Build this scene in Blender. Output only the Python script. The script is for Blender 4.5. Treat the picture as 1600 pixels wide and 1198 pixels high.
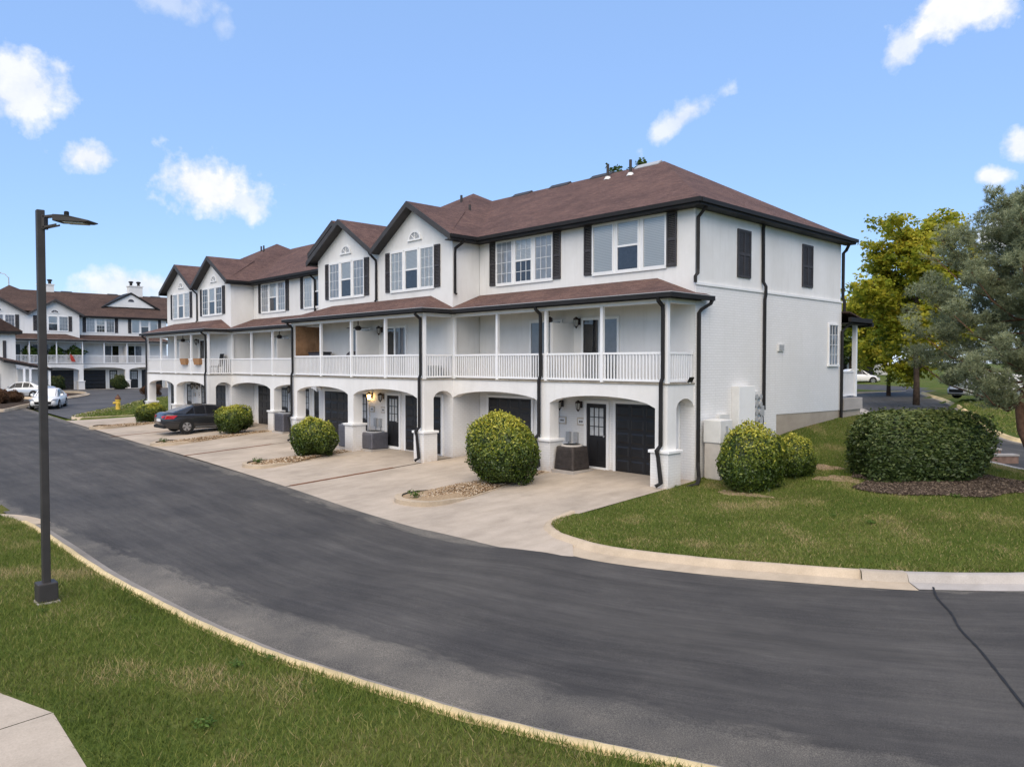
import bpy, bmesh, math, random
import numpy as np
from mathutils import Vector, Matrix, Euler
random.seed(7)
RNG = np.random.default_rng(7)
for o in list(bpy.data.objects):
    bpy.data.objects.remove(o)
SC = bpy.context.scene
COL = SC.collection
R = math.radians

# ------------------------------------------------------------------ camera
cam_d = bpy.data.cameras.new('camera')
cam = bpy.data.objects.new('camera', cam_d)
COL.objects.link(cam)
cam.location = (12.11, -18.725, 3.418)
cam.rotation_euler = (R(90 - 1.579), 0, R(46.5))
cam_d.sensor_width = 36.0
cam_d.sensor_fit = 'HORIZONTAL'
cam_d.lens = 26.45
cam_d.clip_end = 3000
SC.camera = cam

# ------------------------------------------------------------------ sky and sun
SUN_ELEV, SUN_ROT = R(52), R(144)          # sun to the front left of the facade
world = bpy.data.worlds.new('World')
SC.world = world
world.use_nodes = True
WN, WL = world.node_tree.nodes, world.node_tree.links
WN.clear()
w_out = WN.new('ShaderNodeOutputWorld')
w_bg = WN.new('ShaderNodeBackground')
w_bg.inputs['Strength'].default_value = 0.10
sky = WN.new('ShaderNodeTexSky')
sky.sky_type = 'NISHITA'
sky.sun_disc = False
sky.sun_elevation = SUN_ELEV
sky.sun_rotation = SUN_ROT
sky.air_density = 1.0
sky.dust_density = 0.2
sky.ozone_density = 4.0
CLOUD_VALUE = 4.2

def wn(kind, **kw):
    n = WN.new(kind)
    for k, v in kw.items():
        setattr(n, k, v)
    return n

def wmath(op, a, b=None, clamp=False):
    n = wn('ShaderNodeMath', operation=op, use_clamp=clamp)
    for i, v in enumerate((a, b)):
        if v is None:
            continue
        if isinstance(v, (int, float)):
            n.inputs[i].default_value = v
        else:
            WL.new(v, n.inputs[i])
    return n.outputs[0]

tc = wn('ShaderNodeTexCoord')
dirv = tc.outputs['Generated']
noi = wn('ShaderNodeTexNoise')
noi.inputs['Scale'].default_value = 24.0
noi.inputs['Detail'].default_value = 8.0
noi.inputs['Roughness'].default_value = 0.6
WL.new(dirv, noi.inputs['Vector'])
noi2 = wn('ShaderNodeTexNoise')
noi2.inputs['Scale'].default_value = 6.0
noi2.inputs['Detail'].default_value = 2.0
WL.new(dirv, noi2.inputs['Vector'])
nz = wmath('ADD', wmath('MULTIPLY', wmath('SUBTRACT', noi.outputs['Fac'], 0.5), 2.9),
           wmath('MULTIPLY', wmath('SUBTRACT', noi2.outputs['Fac'], 0.5), 1.3))

def azel(az, el):
    return Vector((-math.sin(R(az)) * math.cos(R(el)), math.cos(R(az)) * math.cos(R(el)), math.sin(R(el))))

# azimuth (left of +Y), elevation, half width, half height, tilt, opacity: small fair weather clouds all round the sky
clouds = [(79.9, 16.9, 2.9, 2.0, 6, .9), (75.7, 13.3, 2.1, .95, 10, .95), (68.6, 12.2, 3.7, 1.9, -10, 1.0), (66.0, 11.3, 2.0, 1.0, -10, .8),
          (69.9, 23.2, 2.4, 1.2, -4, .42), (67.4, 22.2, .8, 1.2, 0, .3), (33.8, 17.4, 2.5, .75, 32, .75),
          (15.4, 22.0, 4.4, 1.9, 12, 1.0), (19.3, 20.2, 1.4, 1.1, 40, .8), (14.2, 11.7, .95, .6, 0, .95), (12.6, 13.4, 1.1, .95, 0, .95),
          (13.6, 8.0, 2.0, 1.4, 0, 1.0), (73.4, 4.9, 2.6, 1.2, 0, .85), (69.5, 5.2, 2.2, .9, 0, .6)]
for k in range(9):
    clouds.append((104 + k * 29 + random.uniform(-7, 7), random.uniform(9, 30), random.uniform(3.5, 6), random.uniform(1.6, 2.8), random.uniform(-15, 25), random.uniform(.6, 1)))
mask = None
for az, el, a, b, tilt, op in clouds:
    n = azel(az, el)
    r = Vector((math.cos(R(az)), math.sin(R(az)), 0))
    u = r.cross(n).normalized()
    t = R(tilt)
    r2 = r * math.cos(t) + u * math.sin(t)
    u2 = u * math.cos(t) - r * math.sin(t)
    mp = wn('ShaderNodeMapping', vector_type='TEXTURE')
    mp.inputs['Rotation'].default_value = Matrix((n, -r2, u2)).transposed().to_euler('XYZ')
    mp.inputs['Scale'].default_value = (1e4, math.tan(R(a)), math.tan(R(b)))
    WL.new(dirv, mp.inputs['Vector'])
    ln = wn('ShaderNodeVectorMath', operation='LENGTH')
    WL.new(mp.outputs[0], ln.inputs[0])
    m = wmath('SUBTRACT', 1.12, ln.outputs['Value'])
    m = wmath('MULTIPLY', wmath('MULTIPLY', wmath('SUBTRACT', m, nz), 1.35, True), op)
    mask = m if mask is None else wmath('MAXIMUM', mask, m)
cmix = wn('ShaderNodeMix', data_type='RGBA')
WL.new(mask, cmix.inputs['Factor'])
even = wn('ShaderNodeMix', data_type='RGBA')          # evens out the step from zenith to horizon
even.inputs['Factor'].default_value = 0.68
WL.new(sky.outputs['Color'], even.inputs[6])
even.inputs[7].default_value = (1.32, 2.18, 3.95, 1)
WL.new(even.outputs[2], cmix.inputs[6])
cshade = wn('ShaderNodeMix', data_type='RGBA')
WL.new(wmath('MULTIPLY', wmath('SUBTRACT', noi.outputs['Fac'], .36), 3.6, True), cshade.inputs['Factor'])
cshade.inputs[6].default_value = (CLOUD_VALUE, CLOUD_VALUE * 1.01, CLOUD_VALUE * 1.03, 1)
cshade.inputs[7].default_value = (CLOUD_VALUE * .80, CLOUD_VALUE * .85, CLOUD_VALUE * .96, 1)
WL.new(cshade.outputs[2], cmix.inputs[7])
WL.new(cmix.outputs[2], w_bg.inputs['Color'])
WL.new(w_bg.outputs[0], w_out.inputs['Surface'])

sun_d = bpy.data.lights.new('sun', 'SUN')
sun_d.energy = 1.75
sun_d.angle = R(75)
sun_d.color = (1.0, 0.84, 0.62)
sun = bpy.data.objects.new('sun', sun_d)
COL.objects.link(sun)
# NISHITA: rotation 0 = +Y, positive turns towards +X
sdir = Vector((math.sin(SUN_ROT) * math.cos(SUN_ELEV), math.cos(SUN_ROT) * math.cos(SUN_ELEV), math.sin(SUN_ELEV)))
sun.rotation_euler = sdir.to_track_quat('Z', 'Y').to_euler()
SC.view_settings.view_transform = 'Standard'
SC.view_settings.look = 'None'
SC.view_settings.exposure = 1.3
SC.view_settings.gamma = 1.0
SC.render.engine = 'CYCLES'
world.cycles.sampling_method = 'MANUAL'
world.cycles.sample_map_resolution = 256
SC.cycles.max_bounces = 5
SC.cycles.diffuse_bounces = 3
SC.cycles.glossy_bounces = 3
SC.cycles.transmission_bounces = 3
SC.cycles.transparent_max_bounces = 8

# ------------------------------------------------------------------ material helpers
MATS = {}

class NT:
    def __init__(self, name, rough=0.6, spec=0.3):
        self.m = bpy.data.materials.new(name)
        self.m.use_nodes = True
        self.n, self.l = self.m.node_tree.nodes, self.m.node_tree.links
        self.b = self.n['Principled BSDF']
        self.b.inputs['Roughness'].default_value = rough
        self.b.inputs['Specular IOR Level'].default_value = spec
        MATS[name] = self.m

    def new(self, kind, **kw):
        n = self.n.new(kind)
        for k, v in kw.items():
            setattr(n, k, v)
        return n

    def pos(self, scale=(1, 1, 1), src='Position'):
        if src == 'Position':
            g = self.new('ShaderNodeNewGeometry').outputs['Position']
        else:
            g = self.new('ShaderNodeTexCoord').outputs[src]
        mp = self.new('ShaderNodeVectorMath', operation='MULTIPLY')
        self.l.new(g, mp.inputs[0])
        mp.inputs[1].default_value = scale
        return mp.outputs[0]

    def noise(self, vec, scale, detail=4, rough=0.55):
        n = self.new('ShaderNodeTexNoise')
        n.inputs['Scale'].default_value = scale
        n.inputs['Detail'].default_value = detail
        n.inputs['Roughness'].default_value = rough
        self.l.new(vec, n.inputs['Vector'])
        return n.outputs['Fac']

    def ramp(self, fac, stops):
        r = self.new('ShaderNodeValToRGB')
        e = r.color_ramp.elements
        while len(e) < len(stops):
            e.new(0.5)
        for el, (p, c) in zip(e, stops):
            el.position = p
            el.color = c if len(c) == 4 else (*c, 1)
        self.l.new(fac, r.inputs['Fac'])
        return r.outputs['Color']

    def mix(self, a, b, fac, blend='MIX'):
        n = self.new('ShaderNodeMix', data_type='RGBA', blend_type=blend)
        for i, v in ((6, a), (7, b)):
            if isinstance(v, tuple):
                n.inputs[i].default_value = v if len(v) == 4 else (*v, 1)
            else:
                self.l.new(v, n.inputs[i])
        if isinstance(fac, (int, float)):
            n.inputs['Factor'].default_value = fac
        else:
            self.l.new(fac, n.inputs['Factor'])
        return n.outputs[2]

    def math(self, op, a, b=0.0, clamp=False):
        n = self.new('ShaderNodeMath', operation=op, use_clamp=clamp)
        for i, v in enumerate((a, b)):
            if isinstance(v, (int, float)):
                n.inputs[i].default_value = v
            else:
                self.l.new(v, n.inputs[i])
        return n.outputs[0]

    def bump(self, h, strength=0.2, dist=0.01):
        b = self.new('ShaderNodeBump')
        b.inputs['Strength'].default_value = strength
        b.inputs['Distance'].default_value = dist
        self.l.new(h, b.inputs['Height'])
        self.l.new(b.outputs[0], self.b.inputs['Normal'])

    def col(self, c):
        if isinstance(c, tuple):
            self.b.inputs['Base Color'].default_value = c if len(c) == 4 else (*c, 1)
        else:
            self.l.new(c, self.b.inputs['Base Color'])

def flat(name, c, rough=0.5, spec=0.3, var=0.12, scale=3.0, metal=0.0, bump=0.0):
    t = NT(name, rough, spec)
    n = t.noise(t.pos(src='Position'), scale, 5, 0.6)
    lo = tuple(x * (1 - var) for x in c)
    hi = tuple(min(1, x * (1 + var)) for x in c)
    t.col(t.ramp(n, [(0.3, lo), (0.7, hi)]))
    t.b.inputs['Metallic'].default_value = metal
    if bump:
        t.bump(t.noise(t.pos(), 60, 4), bump, 0.01)
    return t.m

def mat_stucco():
    t = NT('stucco', 0.85, 0.15)
    big = t.noise(t.pos((.5, .5, .35)), 1.1, 5, .65)
    fine = t.noise(t.pos(), 34, 5, .7)
    streak = t.noise(t.pos((3, 3, .25)), 1.6, 4, .6)
    c = t.ramp(big, [(.3, (.70, .685, .655)), (.65, (.81, .80, .78))])
    c = t.mix(c, (.66, .65, .62), t.math('MULTIPLY', t.ramp(streak, [(.52, (0, 0, 0)), (.75, (1, 1, 1))]), .5))
    t.col(c)
    t.bump(t.math('ADD', fine, t.math('MULTIPLY', t.noise(t.pos(), 9, 3), .8)), .35, .012)

def brick_vec(t):
    g = t.new('ShaderNodeNewGeometry')
    s = t.new('ShaderNodeSeparateXYZ')
    t.l.new(g.outputs['Position'], s.inputs[0])
    c = t.new('ShaderNodeCombineXYZ')
    t.l.new(t.math('ADD', s.outputs[0], s.outputs[1]), c.inputs[0])
    t.l.new(s.outputs[2], c.inputs[1])
    return c.outputs[0]

def mat_brick():
    t = NT('painted_brick', 0.7, 0.2)
    br = t.new('ShaderNodeTexBrick')
    v = brick_vec(t)
    t.l.new(v, br.inputs['Vector'])
    br.inputs['Scale'].default_value = 1.0
    br.inputs['Brick Width'].default_value = .225
    br.inputs['Row Height'].default_value = .078
    br.inputs['Mortar Size'].default_value = .011
    br.inputs['Mortar Smooth'].default_value = .25
    br.inputs['Color1'].default_value = (.80, .79, .775, 1)
    br.inputs['Color2'].default_value = (.765, .757, .74, 1)
    br.inputs['Mortar'].default_value = (.70, .69, .675, 1)
    big = t.noise(t.pos((.6, .6, .5)), .9, 5, .65)
    c = t.mix(br.outputs['Color'], (.70, .69, .66), t.math('MULTIPLY', t.ramp(big, [(.42, (0, 0, 0)), (.72, (1, 1, 1))]), .6))
    dr = t.noise(t.pos((4, 4, .3)), 1.5, 5, .65)
    c = t.mix(c, (.60, .585, .55), t.math('MULTIPLY', t.ramp(dr, [(.56, (0, 0, 0)), (.78, (1, 1, 1))]), .4))
    # splash dirt on the lowest courses
    sp = t.new('ShaderNodeSeparateXYZ')
    t.l.new(t.new('ShaderNodeNewGeometry').outputs['Position'], sp.inputs[0])
    d = t.math('MULTIPLY', t.math('SUBTRACT', .35, sp.outputs[2], True), t.noise(t.pos(), 7, 4))
    c = t.mix(c, (.55, .45, .36), t.math('MULTIPLY', d, 2.2, True))
    t.col(c)
    h = t.math('SUBTRACT', t.math('MULTIPLY', t.noise(t.pos(), 26, 3), .5), br.outputs['Fac'])
    t.bump(h, .32, .010)

def mat_shingle(name, c1, c2):
    t = NT(name, 0.92, 0.1)
    v = brick_vec(t)
    br = t.new('ShaderNodeTexBrick')
    t.l.new(v, br.inputs['Vector'])
    br.inputs['Brick Width'].default_value = .30
    br.inputs['Row Height'].default_value = .068
    br.inputs['Mortar Size'].default_value = .006
    br.inputs['Color1'].default_value = (*c1, 1)
    br.inputs['Color2'].default_value = (*c2, 1)
    br.inputs['Mortar'].default_value = tuple(x * .55 for x in c1) + (1,)
    br.inputs['Bias'].default_value = -.1
    grain = t.noise(t.pos(), 45, 3, .7)
    big = t.noise(t.pos((.5, .5, 1.2)), 1.3, 4, .6)
    c = t.mix(br.outputs['Color'], t.ramp(grain, [(.25, (.5, .5, .5)), (.75, (1.5, 1.45, 1.4))]), .55, 'MULTIPLY')
    c = t.mix(c, t.ramp(big, [(.3, (.74, .75, .78)), (.7, (1.24, 1.2, 1.15))]), .9, 'MULTIPLY')
    tab = t.noise(t.pos((1.0, 1.0, 6.0)), 3.2, 4, .7)
    c = t.mix(c, t.ramp(tab, [(.35, (.72, .72, .74)), (.65, (1.25, 1.24, 1.22))]), .8, 'MULTIPLY')
    t.col(c)
    t.bump(t.math('SUBTRACT', t.math('MULTIPLY', grain, .5), br.outputs['Fac']), .8, .02)

def mat_asphalt(name, old, seal, lane):
    t = NT(name, 0.8, 0.25)
    uv = t.new('ShaderNodeTexCoord').outputs['UV']
    def sv(s):
        mp = t.new('ShaderNodeVectorMath', operation='MULTIPLY')
        t.l.new(uv, mp.inputs[0]); mp.inputs[1].default_value = s
        return mp.outputs[0]
    streak = t.noise(sv((.22, 2.3, 1)), 1.0, 7, .68)
    streak2 = t.noise(sv((1.3, 12.0, 1)), 1.0, 6, .7)
    patch = t.noise(t.pos(), .4, 6, .65)
    grain = t.noise(t.pos(), 80, 3, .8)
    c = t.ramp(streak, [(.3, tuple(x * .74 for x in seal)), (.5, seal), (.72, tuple(x * 1.34 for x in seal))])
    c = t.mix(c, t.ramp(streak2, [(.3, (.80, .80, .82)), (.7, (1.24, 1.23, 1.2))]), .8, 'MULTIPLY')
    c = t.mix(c, t.ramp(grain, [(.32, (.5, .5, .5)), (.5, (1, 1, 1)), (.68, (1.75, 1.73, 1.7))]), .7, 'MULTIPLY')
    if lane:
        a = t.new('ShaderNodeAttribute', attribute_name='edge').outputs['Fac']
        rag = t.math('MULTIPLY', t.math('SUBTRACT', t.noise(sv((.55, 1.6, 1)), 1.5, 6, .7), .5), 1.5)
        m = t.math('MULTIPLY', t.math('ADD', t.math('ADD', a, rag), .06), 5.0, True)
        o = t.mix(old, t.ramp(grain, [(.36, (.45, .45, .46)), (.5, (1, 1, 1)), (.64, (1.9, 1.88, 1.82))]), .85, 'MULTIPLY')
        o = t.mix(o, t.ramp(patch, [(.35, (.82, .82, .82)), (.68, (1.22, 1.18, 1.12))]), .9, 'MULTIPLY')
        c = t.mix(o, c, m)
    c = t.mix(c, t.ramp(patch, [(.34, (.74, .74, .76)), (.66, (1.34, 1.32, 1.28))]), .9, 'MULTIPLY')
    scuff = t.noise(sv((.9, 3.0, 1)), 1.7, 6, .72)
    c = t.mix(c, tuple(min(1, x * 2.2) for x in seal), t.math('MULTIPLY', t.ramp(scuff, [(.66, (0, 0, 0)), (.76, (1, 1, 1))]), .45))
    t.col(c)
    t.bump(grain, .4, .008)

def mat_concrete(name, c, var=.16, joints=False):
    t = NT(name, 0.85, 0.2)
    big = t.noise(t.pos(), .55, 6, .65)
    mid = t.noise(t.pos((1, .35, 1)), 2.6, 5, .6)
    fine = t.noise(t.pos(), 50, 3, .7)
    k = t.ramp(big, [(.28, tuple(x * (1 - var * 1.5) for x in c)), (.5, c), (.72, tuple(x * (1 + var) for x in c))])
    k = t.mix(k, t.ramp(mid, [(.3, (.86, .85, .83)), (.7, (1.1, 1.1, 1.1))]), .8, 'MULTIPLY')
    k = t.mix(k, t.ramp(fine, [(.3, (.86, .86, .86)), (.7, (1.12, 1.12, 1.12))]), .8, 'MULTIPLY')
    st = t.noise(t.pos(), 1.3, 6, .7)
    k = t.mix(k, tuple(x * .55 for x in c), t.math('MULTIPLY', t.ramp(st, [(.62, (0, 0, 0)), (.75, (1, 1, 1))]), .45))
    t.col(k)
    t.bump(fine, .2, .006)

def mat_lawn():
    t = NT('lawn_soil', 0.95, 0.05)
    a = t.noise(t.pos(), .45, 5, .6)
    b = t.noise(t.pos(), 2.2, 5, .65)
    f = t.noise(t.pos((1, 1, .5)), 28, 4, .75)
    c = t.ramp(b, [(.3, (.058, .085, .019)), (.5, (.085, .118, .028)), (.7, (.125, .14, .042))])
    c = t.mix(c, (.17, .135, .065), t.math('MULTIPLY', t.ramp(a, [(.50, (0, 0, 0)), (.72, (1, 1, 1))]), .75))
    c = t.mix(c, t.ramp(f, [(.3, (.45, .5, .4)), (.7, (1.5, 1.45, 1.4))]), .8, 'MULTIPLY')
    t.col(c)
    t.bump(f, .7, .04)

def mat_leaf(name, stops, trans=0.25, rough=.5, spec=.3):
    t = NT(name, rough, spec)
    a = t.new('ShaderNodeAttribute', attribute_name='tint')
    c = t.ramp(a.outputs['Fac'], stops)
    t.col(c)
    if trans:
        tr = t.new('ShaderNodeBsdfTranslucent')
        t.l.new(c, tr.inputs['Color'])
        mx = t.new('ShaderNodeMixShader')
        mx.inputs[0].default_value = trans
        t.l.new(t.b.outputs[0], mx.inputs[1])
        t.l.new(tr.outputs[0], mx.inputs[2])
        t.l.new(mx.outputs[0], t.n['Material Output'].inputs['Surface'])

def mat_glass(name, refl=0.05, tint=(.95, .96, .96)):
    t = NT(name)
    t.n.remove(t.b)
    tr = t.new('ShaderNodeBsdfTransparent'); tr.inputs[0].default_value = (*tint, 1)
    gl = t.new('ShaderNodeBsdfGlossy'); gl.inputs['Roughness'].default_value = .02
    nb = t.new('ShaderNodeBump'); nb.inputs['Strength'].default_value = .12; nb.inputs['Distance'].default_value = .02
    t.l.new(t.noise(t.pos(), 1.7, 2), nb.inputs['Height'])
    t.l.new(nb.outputs[0], gl.inputs['Normal'])
    fr = t.new('ShaderNodeFresnel'); fr.inputs[0].default_value = 1.5
    mx = t.new('ShaderNodeMixShader')
    t.l.new(t.math('ADD', fr.outputs[0], refl, True), mx.inputs[0])
    t.l.new(tr.outputs[0], mx.inputs[1]); t.l.new(gl.outputs[0], mx.inputs[2])
    t.l.new(mx.outputs[0], t.n['Material Output'].inputs['Surface'])

def mat_blind():
    t = NT('blind', .7, .2)
    s = t.new('ShaderNodeSeparateXYZ')
    t.l.new(t.new('ShaderNodeNewGeometry').outputs['Position'], s.inputs[0])
    w = t.math('FRACT', t.math('MULTIPLY', s.outputs[2], 20.0))
    t.col(t.ramp(w, [(0, (.42, .42, .43)), (.2, (.78, .78, .77)), (.8, (.84, .84, .82)), (1, (.45, .45, .46))]))

mat_stucco(); mat_brick()
mat_shingle('shingle_red_brown', (.142, .090, .081), (.185, .123, .110))
mat_shingle('shingle_brown', (.10, .068, .058), (.135, .092, .078))
mat_asphalt('asphalt_lane', (.112, .105, .094), (.061, .0575, .0535), True)
mat_asphalt('asphalt_seal', (.12, .12, .12), (.078, .077, .078), False)
mat_concrete('concrete_drive', (.43, .365, .295))
mat_concrete('concrete_walk', (.46, .39, .31), .12)
mat_concrete('concrete_curb', (.46, .375, .275), .2)
mat_concrete('concrete_pale', (.42, .385, .35), .1)
mat_concrete('gutter_grey', (.27, .245, .215), .2)
mat_concrete('curb_paint', (.68, .53, .29), .22)
mat_concrete('foundation', (.42, .36, .29), .12)
mat_lawn(); mat_glass('window_glass'); mat_glass('slider_glass', .06, (.5, .52, .55)); mat_blind()
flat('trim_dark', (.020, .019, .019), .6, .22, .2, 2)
flat('rake_grey', (.055, .052, .052), .6, .25, .15, 3)
flat('shutter_paint', (.052, .049, .052), .6, .25, .15, 4)
flat('door_paint', (.016, .016, .018), .4, .4, .15, 3)
flat('white_trim', (.82, .82, .81), .45, .35, .04, 2)
flat('white_vinyl', (.84, .84, .84), .4, .4, .03, 2)
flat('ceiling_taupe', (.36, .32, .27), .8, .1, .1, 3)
flat('deck_edge', (.30, .27, .22), .8, .2, .3, 5)
flat('dark_screen', (.07, .07, .085), .7, .2, .2, 8)
flat('dark_room', (.035, .035, .04), .8, .1, .3, 3)
flat('curtain_grey', (.55, .55, .57), .8, .1, .12, 4)
flat('lantern_metal', (.035, .022, .018), .5, .4, .2, 9)
flat('ac_metal', (.13, .13, .15), .5, .4, .15, 8, .3)
flat('ac_rust', (.055, .046, .042), .65, .3, .3, 7)
flat('meter_grey', (.38, .39, .40), .5, .4, .1, 10)
flat('panel_offwhite', (.66, .655, .63), .5, .3, .06, 5)
flat('pedestal_tan', (.55, .51, .46), .55, .3, .08, 6)
flat('pole_bronze', (.045, .040, .037), .55, .3, .15, 4)
flat('rubber', (.02, .02, .02), .8, .2, .1, 9)
flat('alloy', (.55, .55, .56), .3, .5, .1, 9, .8)
flat('yellow_paint', (.62, .43, .07), .55, .3, .18, 20)
flat('hydrant_cap', (.12, .055, .03), .6, .3, .2, 20)
flat('terracotta', (.36, .20, .10), .8, .1, .2, 15)
flat('stained_wood', (.30, .17, .09), .6, .3, .35, 2.5)
flat('bark', (.075, .055, .042), .95, .1, .4, 7, 0, .6)
flat('pine_bark', (.15, .085, .055), .95, .1, .35, 9, 0, .6)
flat('mulch_soil', (.062, .046, .035), .95, .05, .4, 8, 0, .8)
flat('gravel_bed', (.34, .25, .16), .95, .05, .3, 20, 0, .6)
flat('expansion_board', (.17, .085, .05), .9, .1, .3, 6)
flat('block_stone', (.26, .17, .13), .9, .1, .25, 6, 0, .4)
flat('red_cloth', (.42, .06, .045), .8, .1, .15, 5)
flat('teal_paint', (.10, .42, .42), .6, .2, .1, 5)
flat('tail_red', (.45, .012, .012), .2, .5, .1, 9)
flat('plate_white', (.7, .7, .7), .5, .3, .05, 9)
flat('plate_tan', (.50, .44, .36), .6, .3, .1, 20)
flat('crack_fill', (.022, .022, .024), .7, .3, .2, 8)
flat('leaf_litter', (.13, .085, .05), .95, .05, .5, 30, 0, .5)
lamp_m = flat('lamp_glass', (.55, .53, .48), .3, .4, .05, 5)
lit = NT('lit_bulb'); lit.col((1, .7, .3)); lit.b.inputs['Emission Color'].default_value = (1, .62, .22, 1); lit.b.inputs['Emission Strength'].default_value = 9
def car_paint(name, c, rough=.25, met=.35):
    t = NT(name, rough, .5); t.col(c)
    t.b.inputs['Coat Weight'].default_value = .7 if met else .25
    t.b.inputs['Coat Roughness'].default_value = .06
    t.b.inputs['Metallic'].default_value = met
car_paint('paint_charcoal', (.032, .033, .037)); car_paint('paint_white', (.74, .73, .71), met=0); car_paint('paint_silver', (.46, .48, .50))
t = NT('car_glass', .08, .25); t.col((.014, .015, .018))
t = NT('headlight_glass', .1, .5); t.col((.16, .165, .175))
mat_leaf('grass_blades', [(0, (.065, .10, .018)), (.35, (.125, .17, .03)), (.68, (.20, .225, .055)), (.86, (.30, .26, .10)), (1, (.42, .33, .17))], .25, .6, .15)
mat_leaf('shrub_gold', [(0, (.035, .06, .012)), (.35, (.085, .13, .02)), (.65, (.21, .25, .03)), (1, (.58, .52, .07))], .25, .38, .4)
mat_leaf('hedge_green', [(0, (.025, .045, .012)), (.5, (.075, .11, .028)), (1, (.19, .21, .055))], .2, .45, .35)
mat_leaf('shrub_dark', [(0, (.025, .04, .012)), (.6, (.06, .085, .022)), (1, (.16, .13, .04))], .2, .6, .2)
mat_leaf('shrub_russet', [(0, (.06, .035, .02)), (.6, (.13, .07, .04)), (1, (.22, .12, .07))], .2, .7, .1)
mat_leaf('maple_leaf', [(0, (.12, .16, .02)), (.35, (.28, .32, .032)), (.7, (.52, .48, .05)), (1, (.72, .55, .07))], .5, .5, .25)
mat_leaf('tree_green', [(0, (.03, .05, .012)), (.6, (.07, .11, .02)), (1, (.15, .18, .035))], .3, .55, .2)
mat_leaf('pine_needle', [(0, (.10, .115, .06)), (.5, (.25, .28, .155)), (1, (.46, .49, .30))], .3, .55, .25)
mat_leaf('fern_green', [(0, (.04, .08, .015)), (1, (.14, .22, .04))], .25, .5, .2)
mat_leaf('pebbles', [(0, (.12, .075, .042)), (.4, (.28, .18, .10)), (.75, (.42, .32, .21)), (1, (.58, .50, .40))], 0, .8, .2)
mat_leaf('mulch_chips', [(0, (.03, .022, .017)), (.7, (.085, .064, .048)), (1, (.20, .155, .115))], 0, .9, .1)

# ------------------------------------------------------------------ mesh helpers
class MB:
    def __init__(s):
        s.v, s.f = [], []

    def add(s, vs, fs):
        o = len(s.v)
        s.v += [tuple(v) for v in vs]
        s.f += [tuple(i + o for i in f) for f in fs]
        return s

    def box(s, x0, x1, y0, y1, z0, z1):
        return s.add([(x0, y0, z0), (x1, y0, z0), (x1, y1, z0), (x0, y1, z0), (x0, y0, z1), (x1, y0, z1), (x1, y1, z1), (x0, y1, z1)],
                     [(3, 2, 1, 0), (4, 5, 6, 7), (0, 1, 5, 4), (1, 2, 6, 5), (2, 3, 7, 6), (3, 0, 4, 7)])

    def cbox(s, c, d):
        return s.box(c[0] - d[0] / 2, c[0] + d[0] / 2, c[1] - d[1] / 2, c[1] + d[1] / 2, c[2] - d[2] / 2, c[2] + d[2] / 2)

    def poly(s, pts):
        return s.add(pts, [tuple(range(len(pts)))])

    def prism(s, pts, vec):
        n = len(pts)
        vec = Vector(vec)
        top = [tuple(Vector(p) + vec) for p in pts]
        return s.add(list(pts) + top, [tuple(range(n - 1, -1, -1)), tuple(range(n, 2 * n))] + [(i, (i + 1) % n, n + (i + 1) % n, n + i) for i in range(n)])

    def tube(s, pts, r, n=8, r1=None, cap=True, phase=0.0, flat=1.0):
        pts = [Vector(p) for p in pts]
        m = len(pts)
        rings = []
        up = Vector((0, 0, 1))
        prev = None
        for i, p in enumerate(pts):
            d = (pts[min(i + 1, m - 1)] - pts[max(i - 1, 0)]).normalized()
            if prev is None:
                a = d.cross(up)
                if a.length < 1e-3:
                    a = Vector((1, 0, 0))
                a.normalize()
            else:
                a = (prev - d * prev.dot(d))
                if a.length < 1e-4:
                    a = d.cross(up)
                a.normalize()
            prev = a
            b = d.cross(a)
            rr = r if r1 is None else r + (r1 - r) * i / (m - 1)
            if 0 < i < m - 1:
                d0 = (p - pts[i - 1]).normalized(); d1 = (pts[i + 1] - p).normalized()
                rr = rr / max(.6, math.cos(d0.angle(d1) / 2))
            rings.append([p + (a * math.cos(2 * math.pi * k / n + phase) + b * math.sin(2 * math.pi * k / n + phase) * flat) * rr for k in range(n)])
        vs = [v for rg in rings for v in rg]
        fs = [(i * n + k, i * n + (k + 1) % n, (i + 1) * n + (k + 1) % n, (i + 1) * n + k) for i in range(m - 1) for k in range(n)]
        if cap:
            fs += [tuple(range(n - 1, -1, -1)), tuple((m - 1) * n + k for k in range(n))]
        return s.add(vs, fs)

    def lathe(s, c, prof, n=16):
        vs, fs = [], []
        for r, z in prof:
            for k in range(n):
                a = 2 * math.pi * k / n
                vs.append((c[0] + r * math.cos(a), c[1] + r * math.sin(a), c[2] + z))
        for i in range(len(prof) - 1):
            for k in range(n):
                fs.append((i * n + k, i * n + (k + 1) % n, (i + 1) * n + (k + 1) % n, (i + 1) * n + k))
        fs += [tuple(range(n - 1, -1, -1)), tuple((len(prof) - 1) * n + k for k in range(n))]
        return s.add(vs, fs)

    def mesh(s, name, mat, smooth=False):
        me = bpy.data.meshes.new(name)
        me.from_pydata(s.v, [], s.f)
        me.materials.append(MATS[mat])
        if smooth:
            me.polygons.foreach_set('use_smooth', [True] * len(me.polygons))
        me.update()
        return me

    def build(s, name, mat, parent=None, loc=(0, 0, 0), smooth=False):
        return put(name, s.mesh(name, mat, smooth), parent, loc)

def put(name, me, parent=None, loc=(0, 0, 0), rz=0.0):
    o = bpy.data.objects.new(name, me)
    COL.objects.link(o)
    o.location = loc
    if rz:
        o.rotation_euler.z = rz
    if parent:
        o.parent = parent
    return o

def tag(o, label=None, cat=None, group=None, kind=None):
    if label: o['label'] = label
    if cat: o['category'] = cat
    if group: o['group'] = group
    if kind: o['kind'] = kind
    return o

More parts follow.
